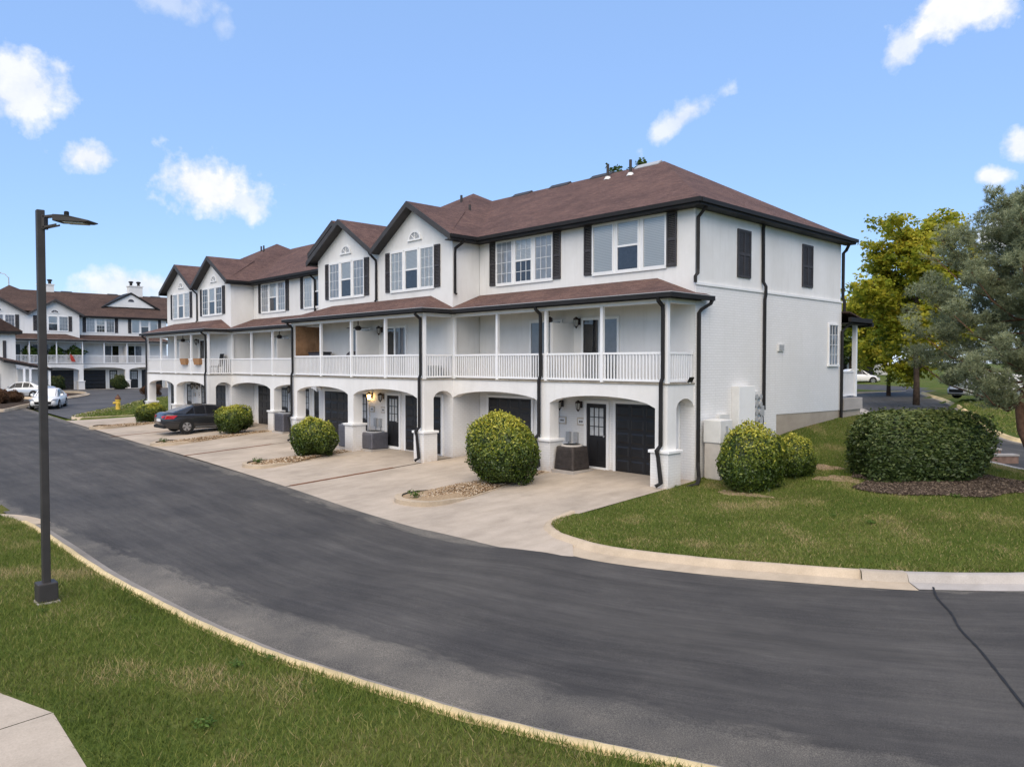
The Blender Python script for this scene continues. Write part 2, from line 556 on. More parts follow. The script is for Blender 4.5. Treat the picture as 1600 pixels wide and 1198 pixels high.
def empty(name, loc, label, cat, group=None, rz=0.0):
    o = bpy.data.objects.new(name, None)
    COL.objects.link(o)
    o.location = loc
    o.rotation_euler.z = rz
    o.empty_display_size = .2
    return tag(o, label, cat, group)

def bevel(o, w=.01, seg=2):
    m = o.modifiers.new('bevel', 'BEVEL')
    m.width = w; m.segments = seg; m.limit_method = 'ANGLE'
    return o

def np_mesh(name, V, F, mat, tint=None, smooth=False):
    """V (n,3), F (m,k) arrays of equal face size"""
    me = bpy.data.meshes.new(name)
    k = F.shape[1]
    me.vertices.add(len(V)); me.loops.add(F.size); me.polygons.add(len(F))
    me.vertices.foreach_set('co', V.astype(np.float32).ravel())
    me.loops.foreach_set('vertex_index', F.astype(np.int32).ravel())
    me.polygons.foreach_set('loop_start', np.arange(0, F.size, k, dtype=np.int32))
    if smooth:
        me.polygons.foreach_set('use_smooth', np.ones(len(F), dtype=bool))
    me.update(calc_edges=True)
    me.materials.append(MATS[mat])
    if tint is not None:
        a = me.attributes.new('tint', 'FLOAT', 'POINT')
        a.data.foreach_set('value', tint.astype(np.float32))
    return me

CACHE = {}
def cached(key, fn):
    if key not in CACHE:
        CACHE[key] = fn()
    return CACHE[key]

# ------------------------------------------------------------------ layout numbers (metres; facade faces -Y, X grows to the right)
P = 1.30                                   # porch depth = facade step
MODS = [  # right edge U, left edge U, front wall Y, height offset, gabled
    (0.0, 9.42, 0.0, 0.0, False), (9.42, 19.23, -1.30, 0.0, True),
    (19.23, 29.14, .12, -.07, False), (29.14, 39.08, -1.18, -.07, True)]
DEP = 9.85

def catmull(pts, n=6):
    pts = np.array(pts, float)
    out = []
    m = len(pts)
    for i in range(m - 1):
        p0, p1, p2, p3 = pts[max(i - 1, 0)], pts[i], pts[i + 1], pts[min(i + 2, m - 1)]
        for k in range(n):
            t = k / n
            out.append(.5 * ((2 * p1) + (-p0 + p2) * t + (2 * p0 - 5 * p1 + 4 * p2 - p3) * t * t + (-p0 + 3 * p1 - 3 * p2 + p3) * t ** 3))
    out.append(pts[-1])
    return np.array(out)

def zroad(x):
    return np.where(np.asarray(x) > -25, -.40, -.40 + .0185 * (-25 - np.asarray(x)))

ROAD = [  # building side x y, other side x y, z
    (-76, -6.6, -76, -16, .54), (-60, -6.6, -60, -16, .25), (-45, -6.8, -45, -15.6, -.03), (-30, -7.0, -30, -15.4, -.31),
    (-20, -7.2, -20, -15.2, -.4), (-10, -7.75, -10, -14.95, -.4), (-4, -8.25, -4, -14.8, -.4), (0, -8.2, 0, -14.67, -.4),
    (1.9, -7.2, 2.6, -14.4, -.4), (3.13, -7.0, 4.4, -14.0, -.4), (4.5, -6.5, 6.2, -13.6, -.4), (5.85, -5.8, 7.6, -13.05, -.4),
    (7.3, -4.9, 9.3, -12.3, -.4), (8.7, -3.6, 12, -10.3, -.4), (10.2, -1.4, 15.2, -5.6, -.38), (10.8, 1.5, 17.0, 0, -.25), (10.2, 4.5, 16.5, 6, -.1),
    (8.4, 6.8, 13.3, 11, 0), (6.5, 8.1, 8.5, 14, .08), (3.7, 10.5, 4.9, 16, .2), (.2, 14.8, 3.1, 18.2, .32),
    (-3.8, 22.2, .9, 22.8, .55), (-8.8, 32, -2.1, 31, .8), (-16.8, 47, -7.6, 42, 1.1), (-27, 60, -12.6, 54, 1.27), (-60, 74, -58, 84, 1.6)]
RD = catmull(ROAD, 8)

def strip(name, A, B, Z, mat, cross=8, dz=0.0, parent=None, t0=None, t1=None):
    n = len(A)
    s = np.concatenate([[0], np.cumsum(np.linalg.norm(np.diff((A + B) / 2, axis=0), axis=1))])
    V, UV = [], []
    for i in range(n):
        w = np.linalg.norm(B[i] - A[i])
        for k in range(cross + 1):
            t = k / cross
            p = A[i] * (1 - t) + B[i] * t
            tt = t if t0 is None else t0[i] + (t1[i] - t0[i]) * t
            V.append((p[0], p[1], Z[i] + dz + .05 * math.sin(math.pi * tt)))
            UV.append((s[i], tt * 7.0))
    F = [(i * (cross + 1) + k, (i + 1) * (cross + 1) + k, (i + 1) * (cross + 1) + k + 1, i * (cross + 1) + k + 1) for i in range(n - 1) for k in range(cross)]
    me = np_mesh(name, np.array(V), np.array(F), mat, None, True)
    uvl = me.uv_layers.new(name='UVMap')
    li = np.array(F).ravel()
    uvl.data.foreach_set('uv', np.array(UV, dtype=np.float32)[li].ravel())
    # make faces look up
    if me.polygons[0].normal.z < 0:
        me.flip_normals()
    return put(name, me, parent)

road = tag(strip('road', RD[:, 0:2], RD[:, 2:4], RD[:, 4], 'asphalt_lane', 24), kind='structure')
# how far inside the dark sealed coat a point lies: it stops short of the kerb on the lawn side and of the aprons
kk = np.arange(len(RD))
wid = np.linalg.norm(RD[:, 0:2] - RD[:, 2:4], axis=1)
marg = np.interp(RD[:, 2], [-30, -12, -6, -2, 3, 8, 14], [.15, .25, .5, .85, 1.15, 1.1, .6])
marg = np.where(kk > 104, .35, marg)
tt_ = np.arange(25) / 24
edge = np.minimum((1 - tt_)[None, :] * wid[:, None] - marg[:, None], tt_[None, :] * wid[:, None] - .42)
at_ = road.data.attributes.new('edge', 'FLOAT', 'POINT')
at_.data.foreach_set('value', edge.astype(np.float32).ravel())

# wide asphalt beyond the far end of the row
def sheet(name, x0, x1, y0, y1, zf, mat, nx=20, ny=20, dz=0.0):
    X, Y = np.meshgrid(np.linspace(x0, x1, nx), np.linspace(y0, y1, ny), indexing='ij')
    Z = zf(X, Y) + dz
    V = np.stack([X.ravel(), Y.ravel(), Z.ravel()], 1)
    F = np.array([(i * ny + j, (i + 1) * ny + j, (i + 1) * ny + j + 1, i * ny + j + 1) for i in range(nx - 1) for j in range(ny - 1)])
    me = np_mesh(name, V, F, mat, None, True)
    uvl = me.uv_layers.new(name='UVMap')
    uvl.data.foreach_set('uv', V[F.ravel()][:, [1, 0]].astype(np.float32).ravel())
    return tag(put(name, me), kind='structure')
sheet('side_road', -77, -40.2, -6.5, 46, lambda X, Y: zroad(X) + .02, 'asphalt_seal')
sheet('side_road', -77, -9.75, -34, -15.25, lambda X, Y: zroad(X) - .002, 'asphalt_seal')

def yedge(x):
    return np.interp(x, RD[:60, 0], RD[:60, 1])

def zdrive(x, y):
    return zroad(x) * np.clip(-np.asarray(y) / 8.0, 0, 1)

# concrete driveway: one slab per pair of homes, split by expansion boards
drive = tag(sheet('driveway', -39.6, .02, -6.6, 1.6, lambda X, Y: zdrive(X, Y) - .05, 'expansion_board', 30, 8), kind='structure')
slab_edges = [.03, -9.42, -19.23, -29.14, -39.7]
for i in range(4):
    a, b = slab_edges[i], slab_edges[i + 1]
    xs_ = np.linspace(a - (.05 if i else 0), b + .05, 26)
    ys_ = np.linspace(0, 1, 14)
    V, F = [], []
    for x in xs_:
        ye = float(yedge(x)) - .10
        if x > -1.5:
            ye = -8.36 + (x + 1.5) * .06
        for t in ys_:
            y = 1.5 + (ye - 1.5) * t
            V.append((x, y, float(zdrive(x, y)) + (.004 if t < 1 else .004)))
    for p_ in range(25):
        for q in range(13):
            F.append((p_ * 14 + q, p_ * 14 + q + 1, (p_ + 1) * 14 + q + 1, (p_ + 1) * 14 + q))
    me = np_mesh('slab', np.array(V), np.array(F), 'concrete_drive', None, True)
    if me.polygons[0].normal.z < 0:
        me.flip_normals()
    put('slab', me, drive)
    if i < 3:
        x = b
        y1_, y0_ = (-3.9, -7.75) if i == 0 else (-3.6, -7.4)
        mb = MB()
        for k in range(6):
            ya, yb = y1_ + (y0_ - y1_) * k / 6, y1_ + (y0_ - y1_) * (k + 1) / 6
            za, zb = float(zdrive(x, ya)) + .009, float(zdrive(x, yb)) + .009
            mb.add([(x - .10, ya, za), (x + .10, ya, za), (x + .10, yb, zb), (x - .10, yb, zb)], [(0, 1, 2, 3)])
        mb.build('expansion_joint', 'expansion_board', drive)
# flared apron between the last driveway and the kerb return
ap = [(.03, -5.6), (.03, -8.3), (.9, -8.25), (1.75, -8.0), (2.3, -7.75), (1.6, -7.0), (1.0, -6.75), (.5, -6.4), (.12, -6.0)]
MB().poly([(x, y, float(zdrive(-1, y)) + .007) for x, y in ap]).build('slab', 'concrete_drive', drive)

# ------------------------------------------------------------------ kerbs
def kerb(name, pts, zs, mat, side, gut=.45, h=.14, top=.15, gmat=None, parent=None, label=None):
    """pts: lawn edge of the kerb, side=+1 road lies to the left of the walk"""
    pts = np.array(pts, float)
    d = np.gradient(pts, axis=0)
    d /= np.linalg.norm(d, axis=1)[:, None]
    nrm = np.stack([-d[:, 1], d[:, 0]], 1) * side
    prof = [(0, -.2), (0, h), (.03, h + .012), (top - .03, h + .012), (top, h - .01), (top + .06, .03), (top + .08, .024)]
    n = len(prof)
    V, F = [], []
    for i, p in enumerate(pts):
        wob = .008 * math.sin(i * 2.3) + .006 * math.sin(i * .9)
        for a, z in prof:
            q = p + nrm[i] * (a + wob)
            V.append((q[0], q[1], zs[i] + z))
    for i in range(len(pts) - 1):
        for k in range(n - 1):
            F.append((i * n + k, i * n + k + 1, (i + 1) * n + k + 1, (i + 1) * n + k))
    me = np_mesh(name, np.array(V), np.array(F), mat)
    if sum(p.normal.z for p in me.polygons) < 0:
        me.flip_normals()
    o = put(name, me, parent)
    if gut > 0:
        V, F = [], []
        for i, p in enumerate(pts):
            for a, z in ((top + .05, .026), (top + gut, .016)):
                q = p + nrm[i] * a
                V.append((q[0], q[1], zs[i] + z))
        F = [(2 * i, 2 * i + 1, 2 * i + 3, 2 * i + 2) for i in range(len(pts) - 1)]
        me = np_mesh('gutter_pan', np.array(V), np.array(F), gmat or mat)
        if me.polygons[0].normal.z < 0:
            me.flip_normals()
        put('gutter_pan', me, o)
    return o

NEAR_L = catmull([(-12.6, -20.5), (-11.4, -17.6), (-10.2, -15.75), (-8.8, -15.12), (-5.9, -15.0), (-2.9, -15.0), (-.7, -14.9), (1.35, -14.75), (2.95, -14.55), (4.1, -14.3),
                  (5.1, -14.05), (6, -13.83), (6.7, -13.6), (7.35, -13.36), (7.9, -13.12), (8.35, -12.92), (9.6, -12.3), (12.3, -10.4), (15.5, -5.7), (17.3, 0), (16.8, 6.2), (13.5, 11.3), (8.6, 14.2), (5.0, 16.2), (3.3, 18.3), (1.1, 22.9), (-1.9, 31), (-7.4, 42)], 5)
def rz_at(pts):
    ctr = (RD[:, 0:2] + RD[:, 2:4]) / 2
    return np.array([RD[np.argmin(np.minimum(np.linalg.norm(RD[:, 0:2] - p, axis=1), np.linalg.norm(RD[:, 2:4] - p, axis=1))), 4] for p in pts])
NZ = rz_at(NEAR_L)
tag(kerb('kerb', NEAR_L[:17], NZ[:17], 'concrete_curb', 1, .5, gmat='concrete_curb'), kind='structure')
tag(kerb('kerb', NEAR_L[16:], NZ[16:], 'curb_paint', 1, .24, gmat='gutter_grey'), kind='structure')
FAR_L = catmull([(.06, -5.2), (.08, -5.75), (.25, -6.2), (.65, -6.55), (1.35, -6.85), (2.65, -6.95), (4.35, -6.35), (5.85, -5.55), (6.7, -5.05), (7.45, -4.5), (8.8, -3.15), (10, -1.2),
                 (10.6, 1.5), (10, 4.4), (8.2, 6.6), (6.35, 7.8), (3.5, 10.2), (0, 14.6), (-4, 22.2), (-9, 32), (-17, 47)], 6)
FAR_Z = rz_at(FAR_L)
FAR_Z[:10] = np.maximum(FAR_Z[:10], np.linspace(-.30, -.40, 10))
iA = 6 * 8; iB = 6 * 9 - 1
tag(kerb('kerb', FAR_L[:iA + 1], FAR_Z[:iA + 1], 'concrete_curb', -1, .58), kind='structure')
tag(kerb('kerb', FAR_L[iA:iB + 1], FAR_Z[iA:iB + 1], 'foundation', -1, .5, h=.15, top=.22, gmat='concrete_curb'), kind='structure')
tag(kerb('kerb', FAR_L[iB:], FAR_Z[iB:], 'concrete_pale', -1, .45, h=.14, top=.2), kind='structure')
# far lawn tip at the end of the row
TIP = catmull([(-39.9, -2.0), (-39.9, -5.6), (-40.2, -6.3), (-41.2, -6.3), (-43.2, -5.2), (-45.5, -3.6), (-50, -.6), (-56, 3), (-60, 8), (-61, 16), (-61, 40)], 5)
tag(kerb('kerb', TIP, zroad(TIP[:, 0]) + .02, 'concrete_curb', -1, .3), kind='structure')

# bottom-left footpath
walk = tag(MB().poly([(3.18, -16.86, -.232), (3.45, -19.2, -.232), (6.2, -19.4, -.235), (5.75, -16.94, -.232), (4.62, -16.90, -.232)]).build('footpath', 'concrete_walk'), kind='structure')
MB().poly([(3.165, -16.866, -.232), (2.24, -17.17, -.232), (-6, -19.9, -.232), (-6, -21.5, -.232), (3.43, -19.2, -.232)]).build('slab', 'concrete_walk', walk)

# sealed crack across the lane
ck = [(7.85, -4.85), (8.12, -5.5), (8.5, -6.15), (8.82, -6.85), (9.22, -7.5), (9.62, -8.22), (10.08, -9.05), (10.6, -9.9)]
ckp = catmull(ck, 5)
tg = np.gradient(ckp, axis=0); tg /= np.linalg.norm(tg, axis=1)[:, None]
nn = np.stack([-tg[:, 1], tg[:, 0]], 1)
wv = .015 + .005 * np.sin(np.arange(len(ckp)) * 2.7)
def lane_z(p):
    i = int(np.argmin(np.linalg.norm((RD[:, :2] + RD[:, 2:4]) / 2 - p, axis=1)))
    a, b = RD[i, :2], RD[i, 2:4]
    t = np.clip(np.dot(p - a, b - a) / np.dot(b - a, b - a), 0, 1)
    return RD[i, 4] + .05 * math.sin(math.pi * t) + .013
V = []
for i, p in enumerate(ckp):
    z = lane_z(p)
    for s in (-1, 1):
        q = p + nn[i] * wv[i] * s
        V.append((q[0], q[1], z))
tag(put('crack_seal', np_mesh('crack_seal', np.array(V), np.array([(2 * i, 2 * i + 1, 2 * i + 3, 2 * i + 2) for i in range(len(ckp) - 1)]), 'crack_fill')), kind='structure')

# ------------------------------------------------------------------ terrain
ctrl = []
for p, z in zip(NEAR_L[::4], rz_at(NEAR_L)[::4]): ctrl.append((p[0], p[1], z + .145))
for p, z in zip(FAR_L[6::4], FAR_Z[6::4]): ctrl.append((p[0], p[1], z + .145))
for p in TIP[::4]: ctrl.append((p[0], p[1], float(zroad(p[0])) + .16))
ctrl += [(0.1, -1.5, -.07), (.1, -3.4, -.17), (.1, -5, -.26), (.1, 0, .02), (.1, 2.2, .40), (.1, 4.85, .97), (.1, 7.2, 1.18), (.1, 9.7, 1.33), (.1, 12, 1.36),
         (1.7, -.5, -.02), (2.0, 2.0, .22), (3.2, -3, -.16), (4.4, .5, .12), (4.9, 3.2, .36), (3.3, 5.2, .62), (6.4, 4.8, .28), (7.6, 2.0, .12), (7, -1.2, .0),
         (-5, 12.2, 1.38), (-15, 13, 1.4), (-30, 13, 1.3), (-39.5, 6, .25), (-39.5, 0, .0), (-42, -2, .06), (-46, 4, .25), (-52, 20, .6), (-20, 30, 1.35), (-35, 40, 1.4), (-3.5, 28.7, 1.2),
         (-10, 24, 1.2), (8, 24, 1.0), (14, 30, 1.3), (6, 40, 1.4), (25, 45, 1.6), (0, 60, 1.6), (30, 15, .8), (25, 0, .2), (22, -14, -.1), (14, -16, -.22), (10, -17, -.22),
         (-1, -17, -.22), (3.5, -18, -.24), (-6, -18, -.25), (0, -30, -.2), (30, -35, 0), (-8, -40, 0), (-30, -40, .1), (-80, -40, .6), (-90, 0, .6), (-90, 40, .8), (-60, 70, 1.3),
         (-90, 100, 1.6), (-20, 100, 1.8), (60, 100, 2.0), (80, 40, 1.6), (70, -20, .5), (60, -60, .2), (-20, -80, .2), (-120, -80, .6)]
CT = np.array(ctrl)
def tps_u(r2):
    return np.where(r2 > 1e-9, .5 * r2 * np.log(np.maximum(r2, 1e-9)), 0)
def tps_fit(C, lam=.6):
    n = len(C)
    d2 = ((C[:, None, :2] - C[None, :, :2]) ** 2).sum(-1)
    A = np.zeros((n + 3, n + 3))
    A[:n, :n] = tps_u(d2) + lam * np.eye(n)
    A[:n, n] = 1; A[:n, n + 1:] = C[:, :2]
    A[n, :n] = 1; A[n + 1:, :n] = C[:, :2].T
    return np.linalg.solve(A, np.concatenate([C[:, 2], np.zeros(3)]))
TPS = tps_fit(CT)
def height(x, y):
    x = np.clip(np.asarray(x, float), -130, 90); y = np.clip(np.asarray(y, float), -90, 120)
    sh = x.shape
    x, y = x.ravel(), y.ravel()
    d2 = (x[:, None] - CT[None, :, 0]) ** 2 + (y[:, None] - CT[None, :, 1]) ** 2
    n = len(CT)
    return (tps_u(d2) @ TPS[:n] + TPS[n] + TPS[n + 1] * x + TPS[n + 2] * y).reshape(sh)
def hz(x, y):
    return float(height(np.array([x]), np.array([y]))[0])

def inside(px, py, poly):
    poly = np.asarray(poly)
    res = np.zeros(px.shape, bool)
    j = len(poly) - 1
    for i in range(len(poly)):
        xi, yi = poly[i]; xj, yj = poly[j]
        c = ((yi > py) != (yj > py)) & (px < (xj - xi) * (py - yi) / (yj - yi + 1e-12) + xi)
        res ^= c
        j = i
    return res
ROAD_POLY = np.concatenate([RD[:, :2], RD[::-1, 2:4]])
def axis(lo, hi, step, ext, eb):
    core = np.arange(lo, hi, step)
    a = [lo - d for d in ext][::-1]
    b = [hi + d for d in eb]
    return np.concatenate([a, core, b])
EXT = [1.5, 3.5, 6, 9, 13, 18, 25, 34, 48, 70, 100, 160, 300, 700, 1500]
GX = axis(-48, 20, .27, EXT, EXT); GY = axis(-22, 26, .27, EXT, EXT)
XX, YY = np.meshgrid(GX, GY, indexing='ij')
ZZ = height(XX, YY)
m_road = inside(XX, YY, ROAD_POLY)
ctr_d = np.full(XX.shape, 1e9); rz = np.zeros(XX.shape)
for i in range(0, len(RD)):
    for e in (0, 2):
        d = (XX - RD[i, e]) ** 2 + (YY - RD[i, e + 1]) ** 2
        b = d < ctr_d
        ctr_d[b] = d[b]; rz[b] = RD[i, 4]
ZZ = np.where(m_road, np.minimum(ZZ, rz - .10), ZZ)
mA = (XX < -40.4) & (XX > -78) & (YY > -6.8) & (YY < 46) & ~inside(XX, YY, np.concatenate([TIP + np.array([0.0, 0.0]), [(-39, 40), (-39, -2)]]))
mB = (XX < -9.9) & (XX > -78) & (YY < -15.0) & (YY > -34) & ~inside(XX, YY, np.concatenate([NEAR_L[:25], [(-5, -30), (-12.6, -30)]]))
ZZ = np.where(mA | mB, np.minimum(ZZ, zroad(XX) - .10), ZZ)
ZZ = np.where((XX < -.12) & (XX > -39.5) & (YY < 0.5) & (YY > -8.4), np.minimum(ZZ, zdrive(XX, YY) - .12), ZZ)
ZZ = np.where((XX < -.15) & (XX > -38.9) & (YY > -1.5) & (YY < DEP - .3), -.3, ZZ)
def band(pts, zs, side, reach):
    lo, hi = pts.min(0) - 2, pts.max(0) + 2
    sel = (XX > lo[0]) & (XX < hi[0]) & (YY > lo[1]) & (YY < hi[1])
    x, y = XX[sel], YY[sel]
    best = np.full(x.shape, 1e9); sd = np.zeros(x.shape); zz = np.zeros(x.shape); px = x.copy(); py = y.copy(); nx_ = np.zeros(x.shape); ny_ = np.zeros(x.shape)
    for i in range(len(pts) - 1):
        a, b = pts[i], pts[i + 1]
        ab = b - a; L2 = ab @ ab; L = math.sqrt(L2)
        t = np.clip(((x - a[0]) * ab[0] + (y - a[1]) * ab[1]) / L2, 0, 1)
        qx, qy = a[0] + t * ab[0], a[1] + t * ab[1]
        d = np.hypot(x - qx, y - qy)
        m = d < best
        best[m] = d[m]; sd[m] = np.sign(ab[0] * (y - qy) - ab[1] * (x - qx))[m]; zz[m] = zs[i]
        px[m] = qx[m]; py[m] = qy[m]; nx_[m] = -ab[1] / L * side; ny_[m] = ab[0] / L * side
    ds_ = best * sd * side
    z = ZZ[sel]
    low = (ds_ > 0) & (ds_ < reach)
    z = np.where(low, np.minimum(z, zz - .10), z)
    sn = best < .155
    z = np.where(sn, zz + .09, z)
    X2, Y2 = x.copy(), y.copy()
    X2[sn] = px[sn] + nx_[sn] * .05; Y2[sn] = py[sn] + ny_[sn] * .05
    XX[sel] = X2; YY[sel] = Y2; ZZ[sel] = z
ZZ = np.array(ZZ)
for pts_, zs_, sd_ in ((FAR_L, FAR_Z, -1), (NEAR_L, rz_at(NEAR_L), 1), (TIP, zroad(TIP[:, 0]) + .02, -1)):
    band(pts_, zs_, sd_, 1.1)
ZZ = np.where(inside(XX, YY, ap), np.minimum(ZZ, zdrive(np.full(XX.shape, -1.0), YY) - .1), ZZ)
ZZ = np.where((XX > -2.5) & (XX < 1.9) & (YY > -9) & (YY < -6.9), np.minimum(ZZ, -.52), ZZ)
ZZ = np.where((XX > -52) & (XX < -38.5) & (YY > -9) & (YY < -6.32), np.minimum(ZZ, zroad(XX) - .1), ZZ)
nx, ny = XX.shape
Vg = np.stack([XX.ravel(), YY.ravel(), ZZ.ravel()], 1)
ii, jj = np.meshgrid(np.arange(nx - 1), np.arange(ny - 1), indexing='ij')
Fg = np.stack([ii * ny + jj, (ii + 1) * ny + jj, (ii + 1) * ny + jj + 1, ii * ny + jj + 1], -1).reshape(-1, 4)
tag(put('ground', np_mesh('ground', Vg, Fg, 'lawn_soil', None, True)), kind='structure')

# ------------------------------------------------------------------ building pieces (local: front at -Y, origin bottom centre)
def m_window_frame(grid):
    mb = MB()
    W, H = 2.87, 1.55
    mb.box(-W / 2, W / 2, -.05, 0, -.06, 0).box(-W / 2, W / 2, -.05, 0, H, H + .06)
    xs = [(-1.435, -.545), (-.445, .445), (.545, 1.435)]
    for a in (-1.435, -.545, -.445, .445, .545, 1.435):
        w = .055
        x0 = a if a in (-1.435, -.445, .545) else a - w
        mb.box(x0, x0 + w, -.055, 0, 0, H)
    for a, b in ((-.545, -.445), (.445, .545)):
        mb.box(a, b, -.03, 0, 0, H)
    for k, (a, b) in enumerate(xs):
        a += .055; b -= .055
        mb.box(a, b, -.052, -.01, 0, .045).box(a, b, -.052, -.01, H - .045, H)
        if k == 1:
            mb.box(a, b, -.06, -.01, H / 2 - .03, H / 2 + .03)
        if grid and not (k == 1 and grid == 2):
            for q in range(1, 3):
                x = a + (b - a) * q / 3
                mb.box(x - .009, x + .009, -.036, -.022, .045, H - .045)
            for q in range(1, 4):
                if k == 1 and q == 2:
                    continue
                z = H * q / 4
                mb.box(a, b, -.036, -.022, z - .009, z + .009)
    return mb.mesh('window', 'white_trim')

def m_shutter():
    mb = MB()
    w, h = .34, 1.58
    mb.box(-w / 2, -w / 2 + .05, -.05, -.005, 0, h).box(w / 2 - .05, w / 2, -.05, -.005, 0, h)
    for z in (0, h / 2 - .04, h - .07):
        mb.box(-w / 2 + .05, w / 2 - .05, -.048, -.005, z, z + .075)
    for a, b in ((.075, h / 2 - .04), (h / 2 + .035, h - .07)):
        n = 13
        for k in range(n):
            z = a + (b - a) * k / n
            mb.add([(-w / 2 + .05, -.042, z), (w / 2 - .05, -.042, z), (w / 2 - .05, -.012, z + .05), (-w / 2 + .05, -.012, z + .05)], [(0, 1, 2, 3)])
    return mb.mesh('shutter', 'shutter_paint')

def window(root, x, y, z, grid, style):
    w = put('window', cached(('win', grid), lambda: m_window_frame(grid)), root, (x, y, z))
    for k in range(3):
        cx = (-.99, 0, .99)[k]
        put('pane', cached('pane', lambda: MB().poly([(-.385, -.028, .04), (.385, -.028, .04), (.385, -.028, 1.51), (-.385, -.028, 1.51)]).mesh('pane', 'window_glass')), w, (cx, 0, 0))
        if k == 1:
            put('blind', cached('blind_u', lambda: MB().box(-.39, .39, -.012, -.006, .78, 1.52).mesh('blind', 'blind')), w, (cx, 0, 0))
            put('insect_screen', cached('screen', lambda: MB().box(-.39, .39, -.02, -.006, .03, .76).mesh('insect_screen', 'dark_screen')), w, (cx, 0, 0))
        elif style == 'dark':
            put('room_backing', cached('dkroom', lambda: MB().box(-.39, .39, -.012, -.006, .03, 1.52).mesh('room_backing', 'dark_room')), w, (cx, 0, 0))
        elif style == 'curtain_or_dark_room':
            put('curtain_or_dark_room', cached('curt', lambda: MB().box(-.39, .39, -.012, -.006, .03, 1.52).mesh('curtain_or_dark_room', 'curtain_grey')), w, (cx, 0, 0))
        else:
            put('blind', cached('blind_f', lambda: MB().box(-.39, .39, -.012, -.006, .03, 1.52).mesh('blind', 'blind')), w, (cx, 0, 0))
    for s in (-1, 1):
        put('shutter', cached('shutter', m_shutter), root, (x + s * 1.615, y, z - .015))
    return w

def garage(root, x, y, z):
    g = put('garage_door', cached('gd', lambda: MB().box(-1.12, 1.12, -.03, 0, 0, 2.13).mesh('garage_door', 'door_paint')), root, (x, y, z))
    def pan():
        mb = MB()
        a, b = .24, .165
        mb.add([(-a, -.031, -b), (a, -.031, -b), (a, -.031, b), (-a, -.031, b), (-a + .05, -.048, -b + .05), (a - .05, -.048, -b + .05), (a - .05, -.048, b - .05), (-a + .05, -.048, b - .05)],
               [(0, 1, 5, 4), (1, 2, 6, 5), (2, 3, 7, 6), (3, 0, 4, 7), (4, 5, 6, 7)])
        return mb.mesh('panel', 'door_paint')
    for r in range(5):
        for c in range(4):
            put('panel', cached('gpan', pan), g, (-.84 + c * .56, 0, .213 + r * .426))
    return g

def entry_door(root, x, y, z):
    def slab():
        mb = MB().box(-.40, .40, -.03, 0, 0, .16).box(-.40, -.29, -.03, 0, .16, 2.03).box(.29, .40, -.03, 0, .16, 2.03)
        mb.box(-.29, .29, -.03, 0, .86, 1.0).box(-.29, .29, -.03, 0, 1.9, 2.03).box(-.29, .29, -.018, 0, .16, .86).box(-.04, .04, -.03, -.0181, .16, .86)
        for q in (-1, 1):
            xx = q * .097
            mb.box(xx - .012, xx + .012, -.032, -.01, 1.0, 1.9)
            zz = 1.45 + q * .15
            mb.box(-.29, .29, -.032, -.01, zz - .012, zz + .012)
        return mb.mesh('entry_door', 'door_paint')
    d = put('entry_door', cached('edoor', slab), root, (x, y, z))
    for r in range(3):
        for c in range(3):
            put('pane', cached('edpane', lambda: MB().box(-.084, .084, -.014, -.010, -.137, .137).mesh('pane', 'door_pane')), d, (-.194 + c * .194, 0, 1.15 + r * .3))
    put('handle', cached('handle', lambda: MB().tube([(.34, -.03, 1.0), (.34, -.08, 1.0)], .03, 8).mesh('handle', 'alloy')), d)
    return d

flat('door_pane', (.52, .54, .55), .12, .6, .15, 6)

def slider(root, x, y, z, mir):
    s = put('sliding_door', cached('sl', lambda: MB().box(-.78, .78, -.05, 0, 1.96, 2.05).box(-.78, -.70, -.05, 0, 0, 1.96).box(.70, .78, -.05, 0, 0, 1.96).box(-.05, .05, -.05, 0, 0, 1.96).box(-.70, .70, -.045, 0, 0, .07).mesh('sliding_door', 'white_trim')), root, (x, y, z))
    for k, cx in enumerate((-.375, .375)):
        put('pane', cached('slp', lambda: MB().poly([(-.33, -.03, .07), (.33, -.03, .07), (.33, -.03, 1.96), (-.33, -.03, 1.96)]).mesh('pane', 'slider_glass')), s, (cx, 0, 0))
        mt = 'curtain_grey' if (k == 0) == mir else 'dark_room'  # one sheet is a curtain, the other paints the unlit room dark
        put('curtain_or_dark_room', cached(('slc', mt), lambda: MB().box(-.33, .33, -.012, -.006, .07, 1.96).mesh('curtain_or_dark_room', mt)), s, (cx, 0, 0))
    return s

def arch_panel(mb, a, b, z_top, spring, apex, axis, p0, p1, n=14):
    """wall panel between a and b along axis ('x' or 'y') with a segmental arch below; p0..p1 thickness"""
    def pt(t, p, z):
        return (t, p, z) if axis == 'x' else (p, t, z)
    ts = [a + (b - a) * i / n for i in range(n + 1)]
    zs = [spring + (apex - spring) * math.sqrt(max(0, 1 - (2 * i / n - 1) ** 2)) ** 1.25 for i in range(n + 1)]
    for i in range(n):
        v = [pt(ts[i], p0, zs[i]), pt(ts[i + 1], p0, zs[i + 1]), pt(ts[i + 1], p0, z_top), pt(ts[i], p0, z_top),
             pt(ts[i], p1, zs[i]), pt(ts[i + 1], p1, zs[i + 1]), pt(ts[i + 1], p1, z_top), pt(ts[i], p1, z_top)]
        mb.add(v, [(0, 1, 2, 3), (7, 6, 5, 4), (4, 5, 1, 0), (3, 2, 6, 7)])
    mb.add([pt(a, p0, spring), pt(a, p1, spring), pt(a, p1, z_top), pt(a, p0, z_top)], [(0, 1, 2, 3)])
    mb.add([pt(b, p0, spring), pt(b, p1, spring), pt(b, p1, z_top), pt(b, p0, z_top)], [(3, 2, 1, 0)])

RT, RB, DK = 3.72, 2.88, 2.84

